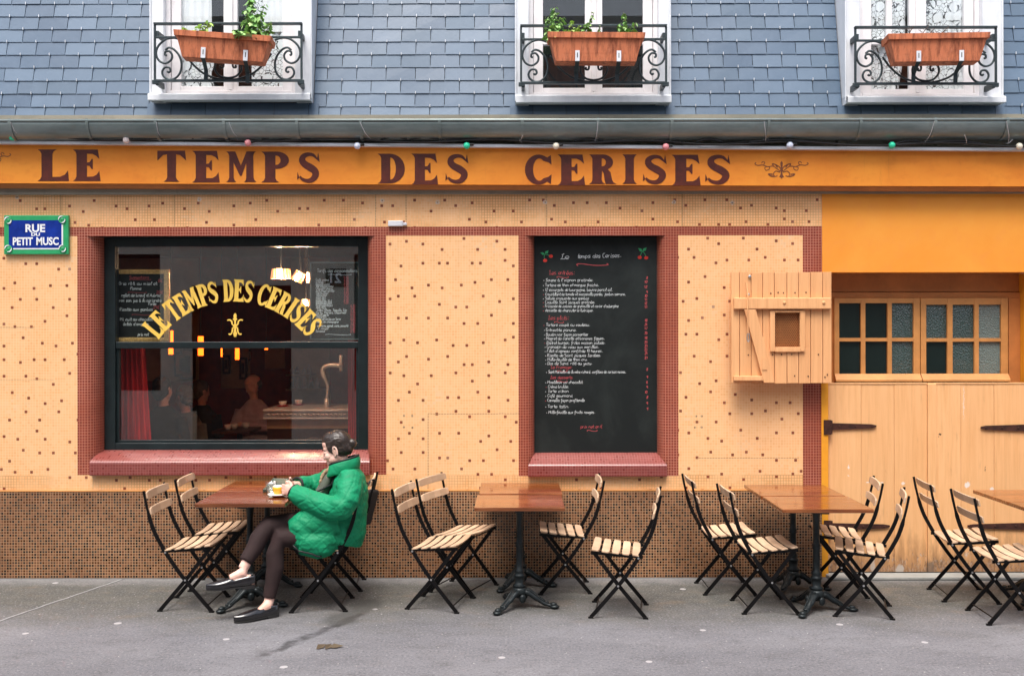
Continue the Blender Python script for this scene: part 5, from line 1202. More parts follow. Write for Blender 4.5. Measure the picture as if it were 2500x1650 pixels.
# ================================================================ things on the woman's table
TZ = TH*1.028
def lathe_thing(name, label, cat, loc, parts, group=None):
    t = thing(name, label, cat, loc, 0, group)
    for pn, prof, mat in parts: q = MB(); q.lathe(prof, 28, loc); q.build(pn, mat, t, smooth=True)
    return t
cs = (-1.655, -.80, TZ)
lathe_thing('saucer', 'red saucer with a white rim edge under the yellow coffee cup', 'saucer', cs, (('dish', [(.03, .0), (.035, .004), (.055, .008), (.071, .017), (.069, .019), (.05, .011), (.0, .008)], M['red_china']), ('rim', [(.0705, .0155), (.0735, .0165), (.0725, .0195), (.0695, .0190)], M['white_china'])))
cup = lathe_thing('coffee_cup', 'small yellow coffee cup standing on the red saucer', 'cup', (cs[0], cs[1], TZ+.009), (('cup_body', [(.020, .0), (.024, .006), (.033, .022), (.037, .045), (.0385, .062), (.0365, .062), (.034, .045), (.028, .02), (.0, .012)], M['yellow_china']), ('cream_froth', [(.0, .055), (.035, .056), (.0375, .064), (.02, .070), (.0, .072)], M['white_china'])))
q = MB(); q.tube([(cs[0]-.012, cs[1]-.004, TZ+.065), (cs[0]-.022, cs[1]-.006, TZ+.098)], [(.004, .0015), (.007, .002)], 8); q.ball((cs[0]-.023, cs[1]-.006, TZ+.101), (.008, .003, .010), 8, 6)
tag(q.build('teaspoon', M['white_china'], None, smooth=True), 'pale teaspoon sticking up out of the yellow cup', 'spoon')
gl_ = (-1.732, -.69, TZ)
lathe_thing('water_glass', 'half full water tumbler behind the yellow cup', 'glass', gl_, (('tumbler', [(.024, .0), (.027, .004), (.036, .05), (.040, .088), (.0385, .088), (.034, .05), (.025, .008), (.0, .006)], M['drink_glass']), ('water', [(.0, .0065), (.0245, .0085), (.0325, .045), (.0, .045)], M['drink_glass'])))
nb = thing('bill_folder', 'dark green leather folder propped on the table before the woman', 'folder', (-1.715, -.52, TZ)); Mn = Matrix.Translation((-1.715, -.51, TZ+.020)) @ Matrix.Rotation(R(12), 4, 'X') @ Matrix.Rotation(R(-5), 4, 'Z')
q = MB(); q.box(-.082, .082, -.115, .125, -.022, -.018, Mn); q.box(-.082, .082, -.115, .125, .020, .024, Mn); q.box(-.082, .082, -.118, -.113, -.022, .024, Mn); q.v = [(v[0], v[1], max(v[2], TZ+.0005)) for v in q.v]; q.build('cover', M['notebook'], nb, bevel=.002)
q = MB(); q.box(-.077, .080, -.112, .120, -.017, .019, Mn); q.v = [(v[0], v[1], max(v[2], TZ+.003)) for v in q.v]; q.build('pages', M['paper'], nb)
q = MB(); q.add([(-1.715, -.765, TZ+.0015), (-1.695, -.785, TZ+.0015), (-1.675, -.765, TZ+.006), (-1.70, -.745, TZ+.0015)], [(0, 1, 2, 3)]); 
# printed bag hung on the chair behind
bg = thing('printed_bag', 'black bag with a blue and white printed panel hanging on the chair behind the woman', 'bag', (-1.075, -.30, .45)); Mb = Matrix.Translation((-1.09, -.42, .635)) @ Matrix.Rotation(R(14), 4, 'Y') @ Matrix.Rotation(R(-18), 4, 'Z')
q = MB(); q.box(-.025, .03, -.09, .12, -.15, .115, Mb); q.build('bag_body', M['cloth_dark'], bg, bevel=.012)
q = MB(); q.box(-.022, .026, -.0945, -.0905, -.09, .09, Mb); q.build('printed_panel', M['bag_blue'], bg)
q = MB(); fbg = lambda x, y, d: Mb @ Vector((x, -.0955-d, y))
font(q, 'N', -.012, .016, .0, .035, fbg, .0005, .03); font(q, 'U', -.012, .016, .045, .08, fbg, .0005, .03); font(q, 'O', -.012, .016, -.05, -.015, fbg, .0005, .02); q.build('printed_letters', M['sign_white'], bg)
q = MB(); q.tube(catmull([Mb @ Vector((0, -.07, .11)), Mb @ Vector((.01, -.05, .19)), Mb @ Vector((.01, .04, .19)), Mb @ Vector((0, .08, .11))], 5), .007, 6); q.build('bag_strap', M['cloth_dark'], bg, smooth=True)
q = MB()
for k in range(3):
    a = rnd.uniform(0, 3); c = at(803, 1580, 0); c = Vector(((803-1250)*(4800/(1580-811))/2500+k*.045-.05, 4800/(1580-811)-DW, .004)); M3 = Matrix.Rotation(a, 3, 'Z') @ Matrix.Rotation(.35, 3, 'X')
    q.add([c+M3 @ Vector(v) for v in ((-.05, 0, .002), (-.01, .022, .012), (.05, .004, .004), (0, 0, .001), (-.005, -.02, .01))], [(0, 3, 1), (1, 3, 2), (0, 4, 3), (4, 2, 3)])
q.v = [(v[0], v[1], max(.002, v[2])) for v in q.v]
tag(q.build('dead_leaf', M['leaf_dry'], None), 'crumpled dead leaf lying on the pavement in front of the woman', 'leaf')

# ================================================================ the seated woman
W = thing('person', 'woman in a green quilted jacket and brown leggings seated cross legged at the table', 'person', (-1.25, -.85, 0))
body = MB()
HC = Vector((-1.243, -.80, 1.093)); TL = R(16)
def mk_head(HC, phi, tilt, sc=1.0):
    """head space: forward, to its left, up"""
    F = Vector((math.cos(phi), math.sin(phi), 0)); S = Vector((-math.sin(phi), math.cos(phi), 0)); Z = Vector((0, 0, 1))
    Fa = F*math.cos(tilt)-Z*math.sin(tilt); U = F*math.sin(tilt)+Z*math.cos(tilt)
    Mx = Matrix((Fa, S, U)).transposed()
    hd = lambda f, s, u: HC+(Fa*f+S*s+U*u)*sc
    def he(f, s, u, rf, rs, ru, mb): mb.ball(hd(f, s, u), (rf*sc, rs*sc, ru*sc), 16, 12, Mx)
    return hd, he, Mx
def face_shape(mb, hd, he0, sc=1.0):
    he = lambda *a: he0(*a, mb)
    he(-.012, 0, .040, .098, .078, .086); he(.030, 0, -.022, .062, .064, .080); he(.042, 0, -.080, .046, .047, .040); he(.066, 0, -.103, .025, .027, .022)
    he(.062, 0, .024, .026, .052, .026); he(.042, 0, .054, .045, .058, .042); he(.060, 0, -.002, .024, .050, .022)
    mb.tube([hd(.084, 0, .010), hd(.092, 0, -.010), hd(.101, 0, -.032), hd(.093, 0, -.043)], [.0075, .009, .0115, .009], 10); he(.089, .011, -.038, .012, .008, .008); he(.089, -.011, -.038, .012, .008, .008)
    for s in (-1, 1):
        he(.052, s*.038, -.030, .032, .028, .030); he(.076, s*.031, .001, .012, .017, .013); he(.02, s*.052, -.055, .045, .016, .030)
        mb.tube([hd(-.004+.020*math.cos(R(t))*.75, s*(.074+.010*math.sin(R(t/2))), -.006+.033*math.sin(R(t))) for t in range(-60, 250, 25)], .0062, 8); he(-.006, s*.074, -.008, .012, .006, .022); he(.004, s*.072, -.036, .008, .006, .010)
    he(.078, 0, -.066, .016, .024, .011); he(.076, 0, -.080, .015, .021, .009)
hd_, he_, Mh = mk_head(HC, R(180), TL)
he = lambda f, s, u, rf, rs, ru, mb: he_(f, s, u, rf, rs, ru, mb)
face_shape(body, hd_, he_)
body.tube([HC+Vector((.022, 0, -.05)), HC+Vector((.045, 0, -.12)), HC+Vector((.060, .0, -.20)), HC+Vector((.065, 0, -.26))], [.056, .054, .060, .08], 14)
# trunk and legs (mostly under clothes)
Ys_ = (0, 1, 0)
body.tube([(-1.165, -.80, .90), (-1.135, -.80, .76), (-1.16, -.80, .62), (-1.20, -.80, .50)], [(.16, .09), (.15, .10), (.15, .11), (.17, .11)], 16, side=Ys_)
Lk, La = Vector((-1.600, -1.035, .515)), Vector((-1.645, -1.115, .105))
Rk, Ra = Vector((-1.690, -1.015, .595)), Vector((-1.808, -1.165, .335))
body.tube([(-1.22, -.90, .515), (-1.42, -.98, .505), Lk, (-1.612, -1.07, .36), (-1.635, -1.10, .22), La], [.080, .070, .050, .044, .036, .034], 14)
body.tube([(-1.23, -.72, .555), (-1.48, -.88, .585), Rk, (-1.735, -1.08, .49), (-1.775, -1.125, .41), Ra], [.080, .068, .052, .044, .036, .034], 14)
# bare feet in loafers
Lt, Lh_ = Vector((-1.815, -1.255, .028)), Vector((-1.612, -1.112, .040))
body.tube([Lh_+Vector((0, 0, .008)), lerp(Lh_, Lt, .30)+Vector((0, 0, .016)), lerp(Lh_, Lt, .55)+Vector((0, 0, -.002)), lerp(Lh_, Lt, .72)+Vector((0, 0, -.006))], [.028, .031, .026, .016], 12)
body.tube([La, lerp(Lh_, Lt, .20)+Vector((0, 0, .042)), lerp(Lh_, Lt, .46)+Vector((0, 0, .008))], [.034, .036, .024], 12)
Rt, Rh_ = Vector((-2.012, -1.235, .255)), Vector((-1.758, -1.160, .268))
body.tube([Rh_, lerp(Rh_, Rt, .30)+Vector((0, 0, .012)), lerp(Rh_, Rt, .52)+Vector((0, 0, -.004)), lerp(Rh_, Rt, .70)+Vector((0, 0, -.008))], [.028, .031, .026, .015], 12)
body.tube([Ra, lerp(Rh_, Rt, .18)+Vector((0, 0, .045)), lerp(Rh_, Rt, .5)+Vector((0, 0, .018))], [.034, .037, .026], 12)
# arms (inside the sleeves) and hands, loosely folded together on the table edge
Ls, Le, Lw = Vector((-1.125, -.975, .885)), Vector((-1.145, -1.075, .735)), Vector((-1.515, -.925, .818))
Rs, Re, Rw = Vector((-1.27, -.655, .885)), Vector((-1.46, -.600, .800)), Vector((-1.560, -.755, .838))
body.tube([Ls, Le], [.045, .040], 10); body.tube([Le, Lw], [.038, .027], 10); body.tube([Rs, Re], [.045, .04], 10); body.tube([Re, Rw], [.038, .027], 10)
def hand_shape(wrist, d, across, palm_n, curl, r=.0092):
    """palm with five separate bent fingers; d = along the hand, across = towards the thumb, palm_n = out of the palm"""
    d, across, palm_n = d.normalized(), across.normalized(), palm_n.normalized()
    kn = wrist+d*.078
    body.tube([wrist-d*.01, wrist+d*.035, kn], [(.025, .018), (.036, .017), (.038, .014)], 12, side=across)
    for k, (o, L) in enumerate(((.028, .068), (.0095, .076), (-.0095, .070), (-.027, .056))):
        p0 = kn+across*o-d*.012; dirs = [0, curl*.55, curl*1.15, curl*1.6]; pts = [p0]; cur = p0
        for j, seg in enumerate((.014, L*.46, L*.32, L*.24)):
            a = R(dirs[j]); cur = cur+(d*math.cos(a)+palm_n*math.sin(a))*seg; pts.append(cur)
        body.tube(pts, [r*1.05, r, r*.95, r*.9, r*.72], 8)
    p0 = wrist+across*.024+d*.022; p1 = p0+(across*.75+d*.6+palm_n*.35)*.034; p2 = p1+(d*.85+across*.2+palm_n*.4)*.028; p3 = p2+(d*.9+palm_n*.5)*.022
    body.tube([wrist+d*.01+across*.008, p0, p1, p2, p3], [.012, .0125, .011, .0098, .007], 8)
hand_shape(Lw, Vector((-.75, .45, .05)), Vector((.05, .1, 1)), Vector((.25, 1, -.1)), 38)
hand_shape(Rw, Vector((-.25, -.85, .06)), Vector((-.15, .0, 1)), Vector((1, -.25, -.05)), 62)
skin = remeshed(body, 'body', .0042, M['skin'], W, 3)
# face details
q = MB(); q.ball(hd_(.0905, 0, -.0665), (.006, .020, .0042), 12, 8, Mh); q.ball(hd_(.0885, 0, -.0765), (.006, .017, .0048), 12, 8, Mh); q.build('lips', M['lips'], W, smooth=True)
q = MB()
for s in (-1, 1):
    q.tube([hd_(.0835, s*.016, -.004), hd_(.0850, s*.030, -.0085), hd_(.0775, s*.046, -.004)], [.0012, .0022, .0014], 6)
    q.tube([hd_(.0925, s*.014, .020), hd_(.088, s*.032, .028), hd_(.072, s*.050, .022)], [.0022, .0034, .0018], 6)
q.build('brows_and_lashes', M['lash'], W, smooth=True)
# hair combed back into a knot
hb = MB()
he(-.022, 0, .046, .1015, .0855, .0905, hb); he(-.030, 0, .005, .090, .0825, .072, hb); he(-.075, 0, -.012, .046, .060, .050, hb); he(-.118, .008, .012, .036, .034, .034, hb); he(.018, 0, .082, .064, .062, .052, hb)
for s in (-1, 1): he(.010, s*.062, .022, .040, .018, .036, hb)
hair = remeshed(hb, 'hair', .005, M['hair'], W, 4, lambda c, n: .0022*mnoise.noise(Vector((c.x*30+c.z*20, c.y*130, c.z*90))))
q = MB(); q.lathe([(.026, -.012), (.030, 0), (.026, .012), (.020, 0)], 14); Q = hd_(-.108, .006, .010); q.v = [tuple(Q+Mh @ Vector((v[2], v[0], v[1]))) for v in q.v]; q.build('hair_tie', M['cloth_dark'], W, smooth=True)
# leggings
lg = MB()
lg.tube([(-1.20, -.80, .62), (-1.20, -.80, .50)], [(.17, .12), (.18, .125)], 16, side=Ys_)
lg.tube([(-1.22, -.90, .52), (-1.42, -.98, .508), Lk+Vector((.01, 0, .0)), (-1.618, -1.06, .41), (-1.612, -1.075, .32), (-1.632, -1.10, .20), La+Vector((0, 0, .022))], [.092, .084, .068, .062, .060, .047, .042], 18)
lg.tube([(-1.23, -.72, .56), (-1.48, -.88, .590), Rk+Vector((.012, 0, -.004)), (-1.728, -1.065, .515), (-1.752, -1.10, .452), Ra+Vector((.012, .012, .045))], [.092, .084, .070, .062, .056, .046], 18)
remeshed(lg, 'leggings', .008, M['leggings'], W, 4, lambda c, n: .0016*mnoise.noise(c*26))
# loafers
def loafer(heel, toe, up, tip):
    d = (toe-heel); L = d.length; d.normalize(); s = d.cross(up).normalized(); u = s.cross(d)
    P = lambda a, h: heel+d*(a*L)+u*h
    mb = MB(); n = 20; N = 14; vs = []; fs = []
    # open shell: side walls higher at heel and vamp, open over the instep
    ws = [(-.06, .010), (-.03, .024), (.08, .031), (.25, .032), (.45, .034), (.65, .040), (.82, .037), (.95, .026), (1.04, .012), (1.07, .004)]
    C = catmull([(a, w_, 0) for a, w_ in ws], 3)
    for side_ in (1,):
        rows_ = []
        for c in C:
            a, w_ = c.x, max(c.y, .003)
            top = .060 if a < .1 else (lerp(.060, .046, (a-.1)/.35) if a < .45 else lerp(.058, .030, (a-.45)/.62))
            closed = a > .47 or a < -.035
            row = []
            for k in range(N+1):
                t = math.pi*k/N; yy = math.cos(t)*w_; h = min(top, math.sin(t)**.55*top)
                if not closed and abs(math.cos(t)) < .72: yy = math.copysign(.72*w_, math.cos(t)) if abs(math.cos(t)) > .01 else 0; h = top
                row.append(P(a, h)+s*yy)
            rows_.append((row, closed))
        for r, _ in rows_: vs += r
        for i in range(len(rows_)-1):
            for k in range(N):
                if (not rows_[i][1] and not rows_[i+1][1]) and N*.30 < k+.5 < N*.70: continue
                fs.append((i*(N+1)+k, i*(N+1)+k+1, (i+1)*(N+1)+k+1, (i+1)*(N+1)+k))
    mb.add(vs, fs); o = mb.build('loafer', M['shoe'], W, smooth=True)
    so = o.modifiers.new('solid', 'SOLIDIFY'); so.thickness = .003; so.offset = 1
    sb = MB(); out = [(c.x, c.y+.002) for c in C]
    vs = [P(a, -.001)+s*w_ for a, w_ in out]+[P(a, -.001)-s*w_ for a, w_ in out[::-1]]; m = len(vs); vs2 = [v-u*.010 for v in vs]
    sb.add(vs+vs2, [tuple(range(m)), tuple(range(2*m-1, m-1, -1))]+[(k, (k+1) % m, m+(k+1) % m, m+k) for k in range(m)])
    hl = [(c.x, c.y) for c in C if c.x < .27]; v1 = [P(a, -.011)+s*w_ for a, w_ in hl]+[P(a, -.011)-s*w_ for a, w_ in hl[::-1]]; m = len(v1)
    sb.add(v1+[v-u*.014 for v in v1], [tuple(range(m)), tuple(range(2*m-1, m-1, -1))]+[(k, (k+1) % m, m+(k+1) % m, m+k) for k in range(m)])
    sb.build('sole', M['shoe_sole'], o)
    st_ = MB(); st_.tube([P(.56, .004)+s*.040, P(.555, .040)+s*.030, P(.55, .057), P(.555, .040)-s*.030, P(.56, .004)-s*.040], [(.011, .003)]*5, 6, side=d); st_.build('strap', M['shoe'], o, smooth=True)
    return o
loafer(Vector((-1.600, -1.105, .026)), Vector((-1.822, -1.262, .016)), Vector((0, 0, 1)), 0)
loafer(Vector((-1.742, -1.158, .236)), Vector((-2.012, -1.238, .222)), Vector((-.05, -.10, 1)), 0)
# cardigan and scarf at the neck opening
q = MB(); q.tube([(-1.245, -.79, .985), (-1.275, -.79, .93), (-1.335, -.80, .80), (-1.40, -.84, .66), (-1.46, -.88, .56)], [(.055, .03), (.075, .035), (.10, .05), (.11, .05), (.10, .035)], 14, side=Ys_)
remeshed(q, 'cardigan', .008, M['shirt'], W, 3)
q = MB(); q.tube(catmull([(-1.235, -.865, .975), (-1.285, -.845, .955), (-1.318, -.81, .935), (-1.30, -.75, .955)], 4), .015, 8); q.tube(catmull([(-1.318, -.825, .94), (-1.340, -.835, .90), (-1.350, -.838, .86)], 4), [.014]*5+[.011]*4, 8)
remeshed(q, 'scarf', .005, M['scarf'], W, 2, lambda c, n: .003*mnoise.noise(c*60))
# jacket: trunk, flared skirt over the seat, sleeves, standing collar; quilted relief
jk = MB()
jk.tube([(-1.165, -.795, .955), (-1.150, -.80, .90), (-1.145, -.80, .82), (-1.165, -.805, .72), (-1.195, -.815, .62), (-1.225, -.83, .53), (-1.245, -.84, .455)],
        [(.115, .075), (.195, .105), (.20, .125), (.195, .150), (.20, .175), (.21, .195), (.205, .18)], 28, side=Ys_)
jk.tube([(-1.20, -.97, .64), (-1.34, -.985, .60), (-1.46, -.99, .575), (-1.52, -.99, .56)], [(.10, .13), (.095, .135), (.088, .110), (.07, .075)], 18, side=Ys_)
jk.tube([(-1.24, -.96, .52), (-1.36, -1.00, .475), (-1.45, -1.01, .49)], [(.11, .115), (.10, .115), (.085, .09)], 18, side=Ys_)
jk.tube([(-1.21, -.67, .66), (-1.34, -.68, .66), (-1.46, -.70, .66)], [(.10, .13), (.10, .10), (.08, .06)], 16, side=Ys_)
jk.tube([(-1.12, -.935, .915), (-1.118, -1.01, .85), (-1.128, -1.065, .765), (-1.155, -1.085, .728), (-1.23, -1.065, .725), (-1.33, -1.025, .745), (-1.43, -.975, .775), (-1.515, -.929, .811)], [.085, .090, .086, .086, .084, .080, .074, .060], 20)
jk.tube([(-1.19, -.665, .915), (-1.27, -.635, .885), (-1.37, -.60, .835), (-1.46, -.605, .812), (-1.535, -.705, .830)], [.085, .082, .076, .070, .058], 20)
jk.ball((-1.44, -1.00, .52), (.105, .085, .10)); jk.ball((-1.32, -1.0, .46), (.12, .09, .09)); jk.ball((-1.13, -.93, .905), (.085, .075, .07)); jk.ball((-1.18, -.67, .905), (.085, .075, .07))
def quilt(c, n):
    p = .088; a = c.x*.9+c.y*.75+.022*mnoise.noise(c*6); z = c.z+.022*mnoise.noise(c*5.3+Vector((3, 1, 7)))
    def dl(v): v = abs((v/p) % 1.0-.5)*2; return max(0, 1-(1-v)/.16) if v > .84 else 0   # 1 on a seam
    e = max(dl(z*.95+a), dl(z*.95-a))
    puff = 1-e
    return .0034*(puff-1)+.0075*mnoise.noise(Vector((c.x*8+c.z*5, c.y*8, c.z*17+c.x*6)))+.0038*mnoise.noise(Vector((c.x*20, c.y*20, c.z*38)))+.0015*mnoise.noise(c*55)
jacket = remeshed(jk, 'quilted_jacket', .0065, M['jacket'], W, 5, quilt)
# the front opening with black binding, cuffs and hem piping follow the surface
from mathutils.bvhtree import BVHTree
bmj = bmesh.new(); bmj.from_mesh(jacket.data); bvh = BVHTree.FromBMesh(bmj); Wl = wloc(W)
def snap(p, lift=.004):
    co, no, _, _ = bvh.find_nearest(Vector(p)-Wl); return co+no*lift+Wl
q = MB(); q.tube([snap(p) for p in catmull([(-1.30, -.86, .955), (-1.33, -.88, .88), (-1.37, -.90, .80), (-1.41, -.915, .73)], 6)], .0075, 6); q.tube([snap(p) for p in catmull([(-1.33, -.76, .93), (-1.37, -.76, .86), (-1.39, -.77, .78)], 6)], .0065, 6)
q.tube([snap(p, .002) for p in catmull([(-1.57, -1.0, .62), (-1.60, -1.02, .56), (-1.57, -1.06, .49), (-1.48, -1.12, .42), (-1.38, -1.14, .375), (-1.28, -1.12, .34)], 6)], .0065, 6)
q.build('binding', M['jacket_trim'], jacket, smooth=True)
def ring(c, d, r, n=20):
    d = d.normalized(); u = d.orthogonal().normalized(); v = d.cross(u); return [c+u*(r*math.cos(2*math.pi*k/n))+v*(r*math.sin(2*math.pi*k/n)) for k in range(n+1)]
q = MB(); q.tube(ring(Vector((-1.516, -.928, .811)), Vector((-.8, .4, .3)), .054), .009, 8, False); q.build('cuff', M['jacket_trim'], jacket, smooth=True)
q = MB(); q.tube(ring(Vector((-1.538, -.712, .831)), Vector((-.45, -.85, .1)), .051), .009, 8, False); q.build('cuff', M['jacket_trim'], jacket, smooth=True)
# standing collar
cl = MB(); n = 26; vs = []; fs = []
for k in range(n+1):
    a = R(lerp(-152, 152, k/n)); front = abs(a)/R(152)
    cx_, cy_ = -1.195, -.80
    bx = cx_+.105*math.cos(a); by = cy_+.105*math.sin(a); tx_ = cx_+.012+.100*math.cos(a); ty_ = cy_+.098*math.sin(a)
    zb = lerp(.945, .895, front**2); zt_ = lerp(1.052, .985, front**1.5)
    vs += [(bx-.02*front, by, zb), ((bx+tx_)/2+.010*math.cos(a), (by+ty_)/2+.010*math.sin(a), (zb+zt_)/2), (tx_-.015*front, ty_, zt_)]
for k in range(n):
    for j in range(2): fs.append((k*3+j, (k+1)*3+j, (k+1)*3+j+1, k*3+j+1))
cl.add(vs, fs); co_ = cl.build('collar', M['jacket'], jacket, smooth=True); so = co_.modifiers.new('s', 'SOLIDIFY'); so.thickness = .016; so.offset = 0; sb = co_.modifiers.new('b', 'SUBSURF'); sb.levels = 2; sb.render_levels = 2
q = MB(); q.tube([Vector(vs[k*3+2])+Vector((0, 0, .004)) for k in range(n+1)], .0065, 6); q.build('collar_binding', M['jacket_trim'], jacket, smooth=True)
bmj.free()

# ================================================================ inside the cafe
cu_ = lambda name, label, a, b, y, z0, z1, amp, wav, mat: None
def curtain(label, xa, xb, y, z0, z1, taper=0.0):
    mb = MB(); n = 40; vs = []; fs = []
    for kz in range(9):
        for kx in range(n+1):
            t = kx/n; z = lerp(z0, z1, kz/8); ww = (xb-xa)*(1-taper*kz/8)
            vs.append((xa+ww*t, y+.028*math.sin(t*34+.6*math.sin(z*2)), z))
    for kz in range(8):
        for kx in range(n): fs.append((kz*(n+1)+kx, kz*(n+1)+kx+1, (kz+1)*(n+1)+kx+1, (kz+1)*(n+1)+kx))
    mb.add(vs, fs); return tag(mb.build('red_curtain', M['curtain_red'], None, smooth=True), label, 'curtain', 'red curtains inside the cafe window')
curtain('dark red curtain hanging at the left edge inside the shop window', WX(288, .4), WX(369, .4), .42, .93, 1.88, .25)
curtain('narrow red curtain at the right edge behind the woman', WX(848, .4), WX(880, .4), .42, .93, 1.86, .15)
sbd = thing('suggestion_board', 'small chalkboard in a gilded frame listing suggestions inside the window', 'chalkboard', (WX(348, .27), .27, WZ(833, .27)))
x0, x1, z0, z1 = WX(283, .26), WX(414, .26), WZ(834, .26), WZ(657, .26); ft = .042
q = MB(); q.box(x0, x1, .268, .28, z0, z1); q.build('board_panel', M['board'], sbd)
q = MB()
for a, b, c, d in ((x0, x1, z1-ft*.85, z1), (x0, x1, z0, z0+ft*.9), (x1-ft, x1, z0+ft*.9, z1-ft*.85), (x0, x0+ft*.4, z0+ft*.9, z1-ft*.85)): q.box(a, b, .248, .267, c, d)
k = 0
while x0+k*.0155 < x1: q.ball((x0+k*.0155, .247, z1-.012), (.006, .005, .012), 6, 4); q.ball((x0+k*.0155, .247, z0+.018), (.006, .005, .016), 6, 4); k += 1
k = 0
while z0+.05+k*.0155 < z1-.04: q.ball((x1-.020, .247, z0+.05+k*.0155), (.016, .005, .006), 6, 4); k += 1
q.build('gilded_frame', M['frame_gold'], sbd)
SB = lambda x, y: (WX(270+x/6.031, .265), WZ(600+y/6.031, .265)); fs_ = facing(.2675); cw, cr = MB(), MB()
for t, a, b, y in (("Brie rôti au miel et",120,680,570),("Pomme",290,450,642),("Onglet de boeuf d'Aubrac",130,735,742),("avec son jus à la coriandre",100,745,818),("Purée",560,665,868),("Risotto aux gambas",135,620,950),("Mi cuit au chocolat et",140,680,1095),("éclats d'amandes",185,560,1165),("prix net",400,555,1318)):
    X0, Z0 = SB(a, y); X1, _ = SB(b, y); hand(cw, t, X0, X1, Z0, .0135, fs_, .0004, .0038)
for t, a, b, y in (("Suggestions",275,565,480),("8€",700,765,530),("20€",675,770,700),("21€",625,720,920)): X0, Z0 = SB(a, y); X1, _ = SB(b, y); hand(cr, t, X0, X1, Z0, .013, fs_, .0004, .0034)
for a, b, y in ((255, 525, 682), (315, 590, 1010), (280, 590, 495)): X0, Z0 = SB(a, y); X1, _ = SB(b, y); swash(cr, X0, X1, Z0, .006, fs_, .0006, .0022)
cw.build('white_chalk_writing', M['chalk'], sbd); cr.build('red_chalk_writing', M['chalk_red'], sbd)
pb = thing('price_panel', 'clear drinks price panel with white writing inside the window', 'price list', (WX(816, .25), .25, WZ(830, .25)))
q = MB(); q.box(WX(757, .25), WX(878, .25), .250, .254, WZ(830, .25), WZ(641, .25)); q.build('clear_sheet', M['clear_panel'], pb)
q = MB()
for a, b, c, d in ((757, 878, 639, 642), (757, 878, 826, 829), (757, 760, 642, 826)): q.box(WX(a, .25), WX(b, .25), .246, .256, WZ(d, .25), WZ(c, .25))
q.build('sheet_edge', M['gutter'], pb)
PB = lambda x, y: (WX(660+x/6.031, .249), WZ(600+y/6.031, .249)); fp = facing(.2495); cw, cr = MB(), MB()
X0, Z0 = PB(690, 385); X1, _ = PB(1285, 390); hand(cw, 'Tarifs des consommations', X0, X1, Z0, .014, fp, .0004, .0042); X0, Z0 = PB(850, 425); X1, _ = PB(1190, 425); swash(cw, X0, X1, Z0, .006, fp, .0006, .003)
for t, b, y in (("Café crème",860,515),("Crème",780,548),("Double café",870,580),("Thé infusion menu",925,608),("Chocolat chaud",910,642),("Lait chaud vanille",940,675),("Stella 25cl",850,708),("Stella 50cl",835,738),("Leffe 25cl",815,770),("Leffe 50cl",815,800),("Hoegaarden 25cl",900,830),("Hoegaarden 50cl",905,858),("Picon bière Ricard",915,890),("Apéritifs",820,922),("Vodka, Rhum, Tequila, Gin",1125,958),("Porto, Martini, Dubonnet",1110,996),("Alcool porto",860,1028),("Digestifs",825,1058),("Coupe de vin bio en Terre",1030,1092),("Coupe de champagne",1000,1130),("Vins verre, pichet, cidre, panaché",1145,1190),("Kir royal",850,1228),("Bordeaux",805,1268)):
    X0, Z0 = PB(672, y); X1, _ = PB(b, y); hand(cw, t, X0, X1, Z0, .0105, fp, .0004, .0036)
for y in range(470, 870, 31): X0, Z0 = PB(1085, y+8); hand(cr, '%d.%d0' % (2+(y//31) % 4, (y//31) % 9), X0, X0+.036, Z0, .010, fp, .0004, .0034)
for y in range(890, 1280, 38): X0, Z0 = PB(1180, y+8); hand(cr, '%d.%d0' % (3+(y//38) % 5, (y//38) % 8), X0, X0+.036, Z0, .010, fp, .0004, .0034)
X0, Z0 = PB(810, 1305); X1, _ = PB(1180, 1305); swash(cw, X0, X1, Z0, .006, fp, .0006, .003)
cw.build('white_writing', M['chalk'], pb); cr.build('red_writing', M['chalk_red'], pb)
# bar counter, tap, cups
YC = 2.2; zc = lambda py: WZ(py, YC); xb0 = WX(643, YC)
bc = thing('bar_counter', 'cafe bar counter with a bright metal edge behind the window', 'bar counter', (-1.5, YC+.3, z0r))
q = MB(); q.box(xb0, .8, YC, YC+.7, zc(1003), zc(998)); q.tube([(xb0, YC-.008, zc(1002)), (.8, YC-.008, zc(1002))], .014, 8); q.tube([(xb0, YC-.008, zc(1021)), (.8, YC-.008, zc(1021))], .010, 8); q.box(xb0, .8, YC, YC+.02, zc(1021), zc(1003)); q.build('metal_top', M['bar_metal'], bc)
q = MB(); q.box(xb0+.03, .8, YC+.02, YC+.08, zc(1046), zc(1021)); q.build('front_panel', M['counter'], bc)
q = MB(); q.box(xb0+.03, .8, YC+.03, YC+.08, z0r, zc(1046)); q.tube([(WX(766, YC)+.24*math.cos(R(t)), YC+.025, .62+.24*math.sin(R(t))) for t in range(0, 181, 10)], .012, 6); q.build('lower_panel', M['dark_wood'], bc)
q = MB()
for k in range(40): q.ball((xb0+.05+k*.045, YC-.012, zc(1011)), (.017, .010, .012), 8, 5)
q.build('beaded_edge', M['white_china'], bc)
YT = 2.45; q = MB(); q.tube(catmull([at(797, 974, YT), at(799, 940, YT), at(788, 912, YT), at(790, 897, YT), at(806, 891, YT), at(832, 892, YT)], 6), [.014]*10+[.022]*21, 10); q.tube([at(832, 905, YT), at(832, 866, YT)], .018, 8); q.tube([at(797, 972, YT), at(797, 998, YT)], .026, 8)
tag(q.build('beer_tap', M['bar_metal'], None, smooth=True), 'curved shining beer tap above the bar counter', 'beer tap')
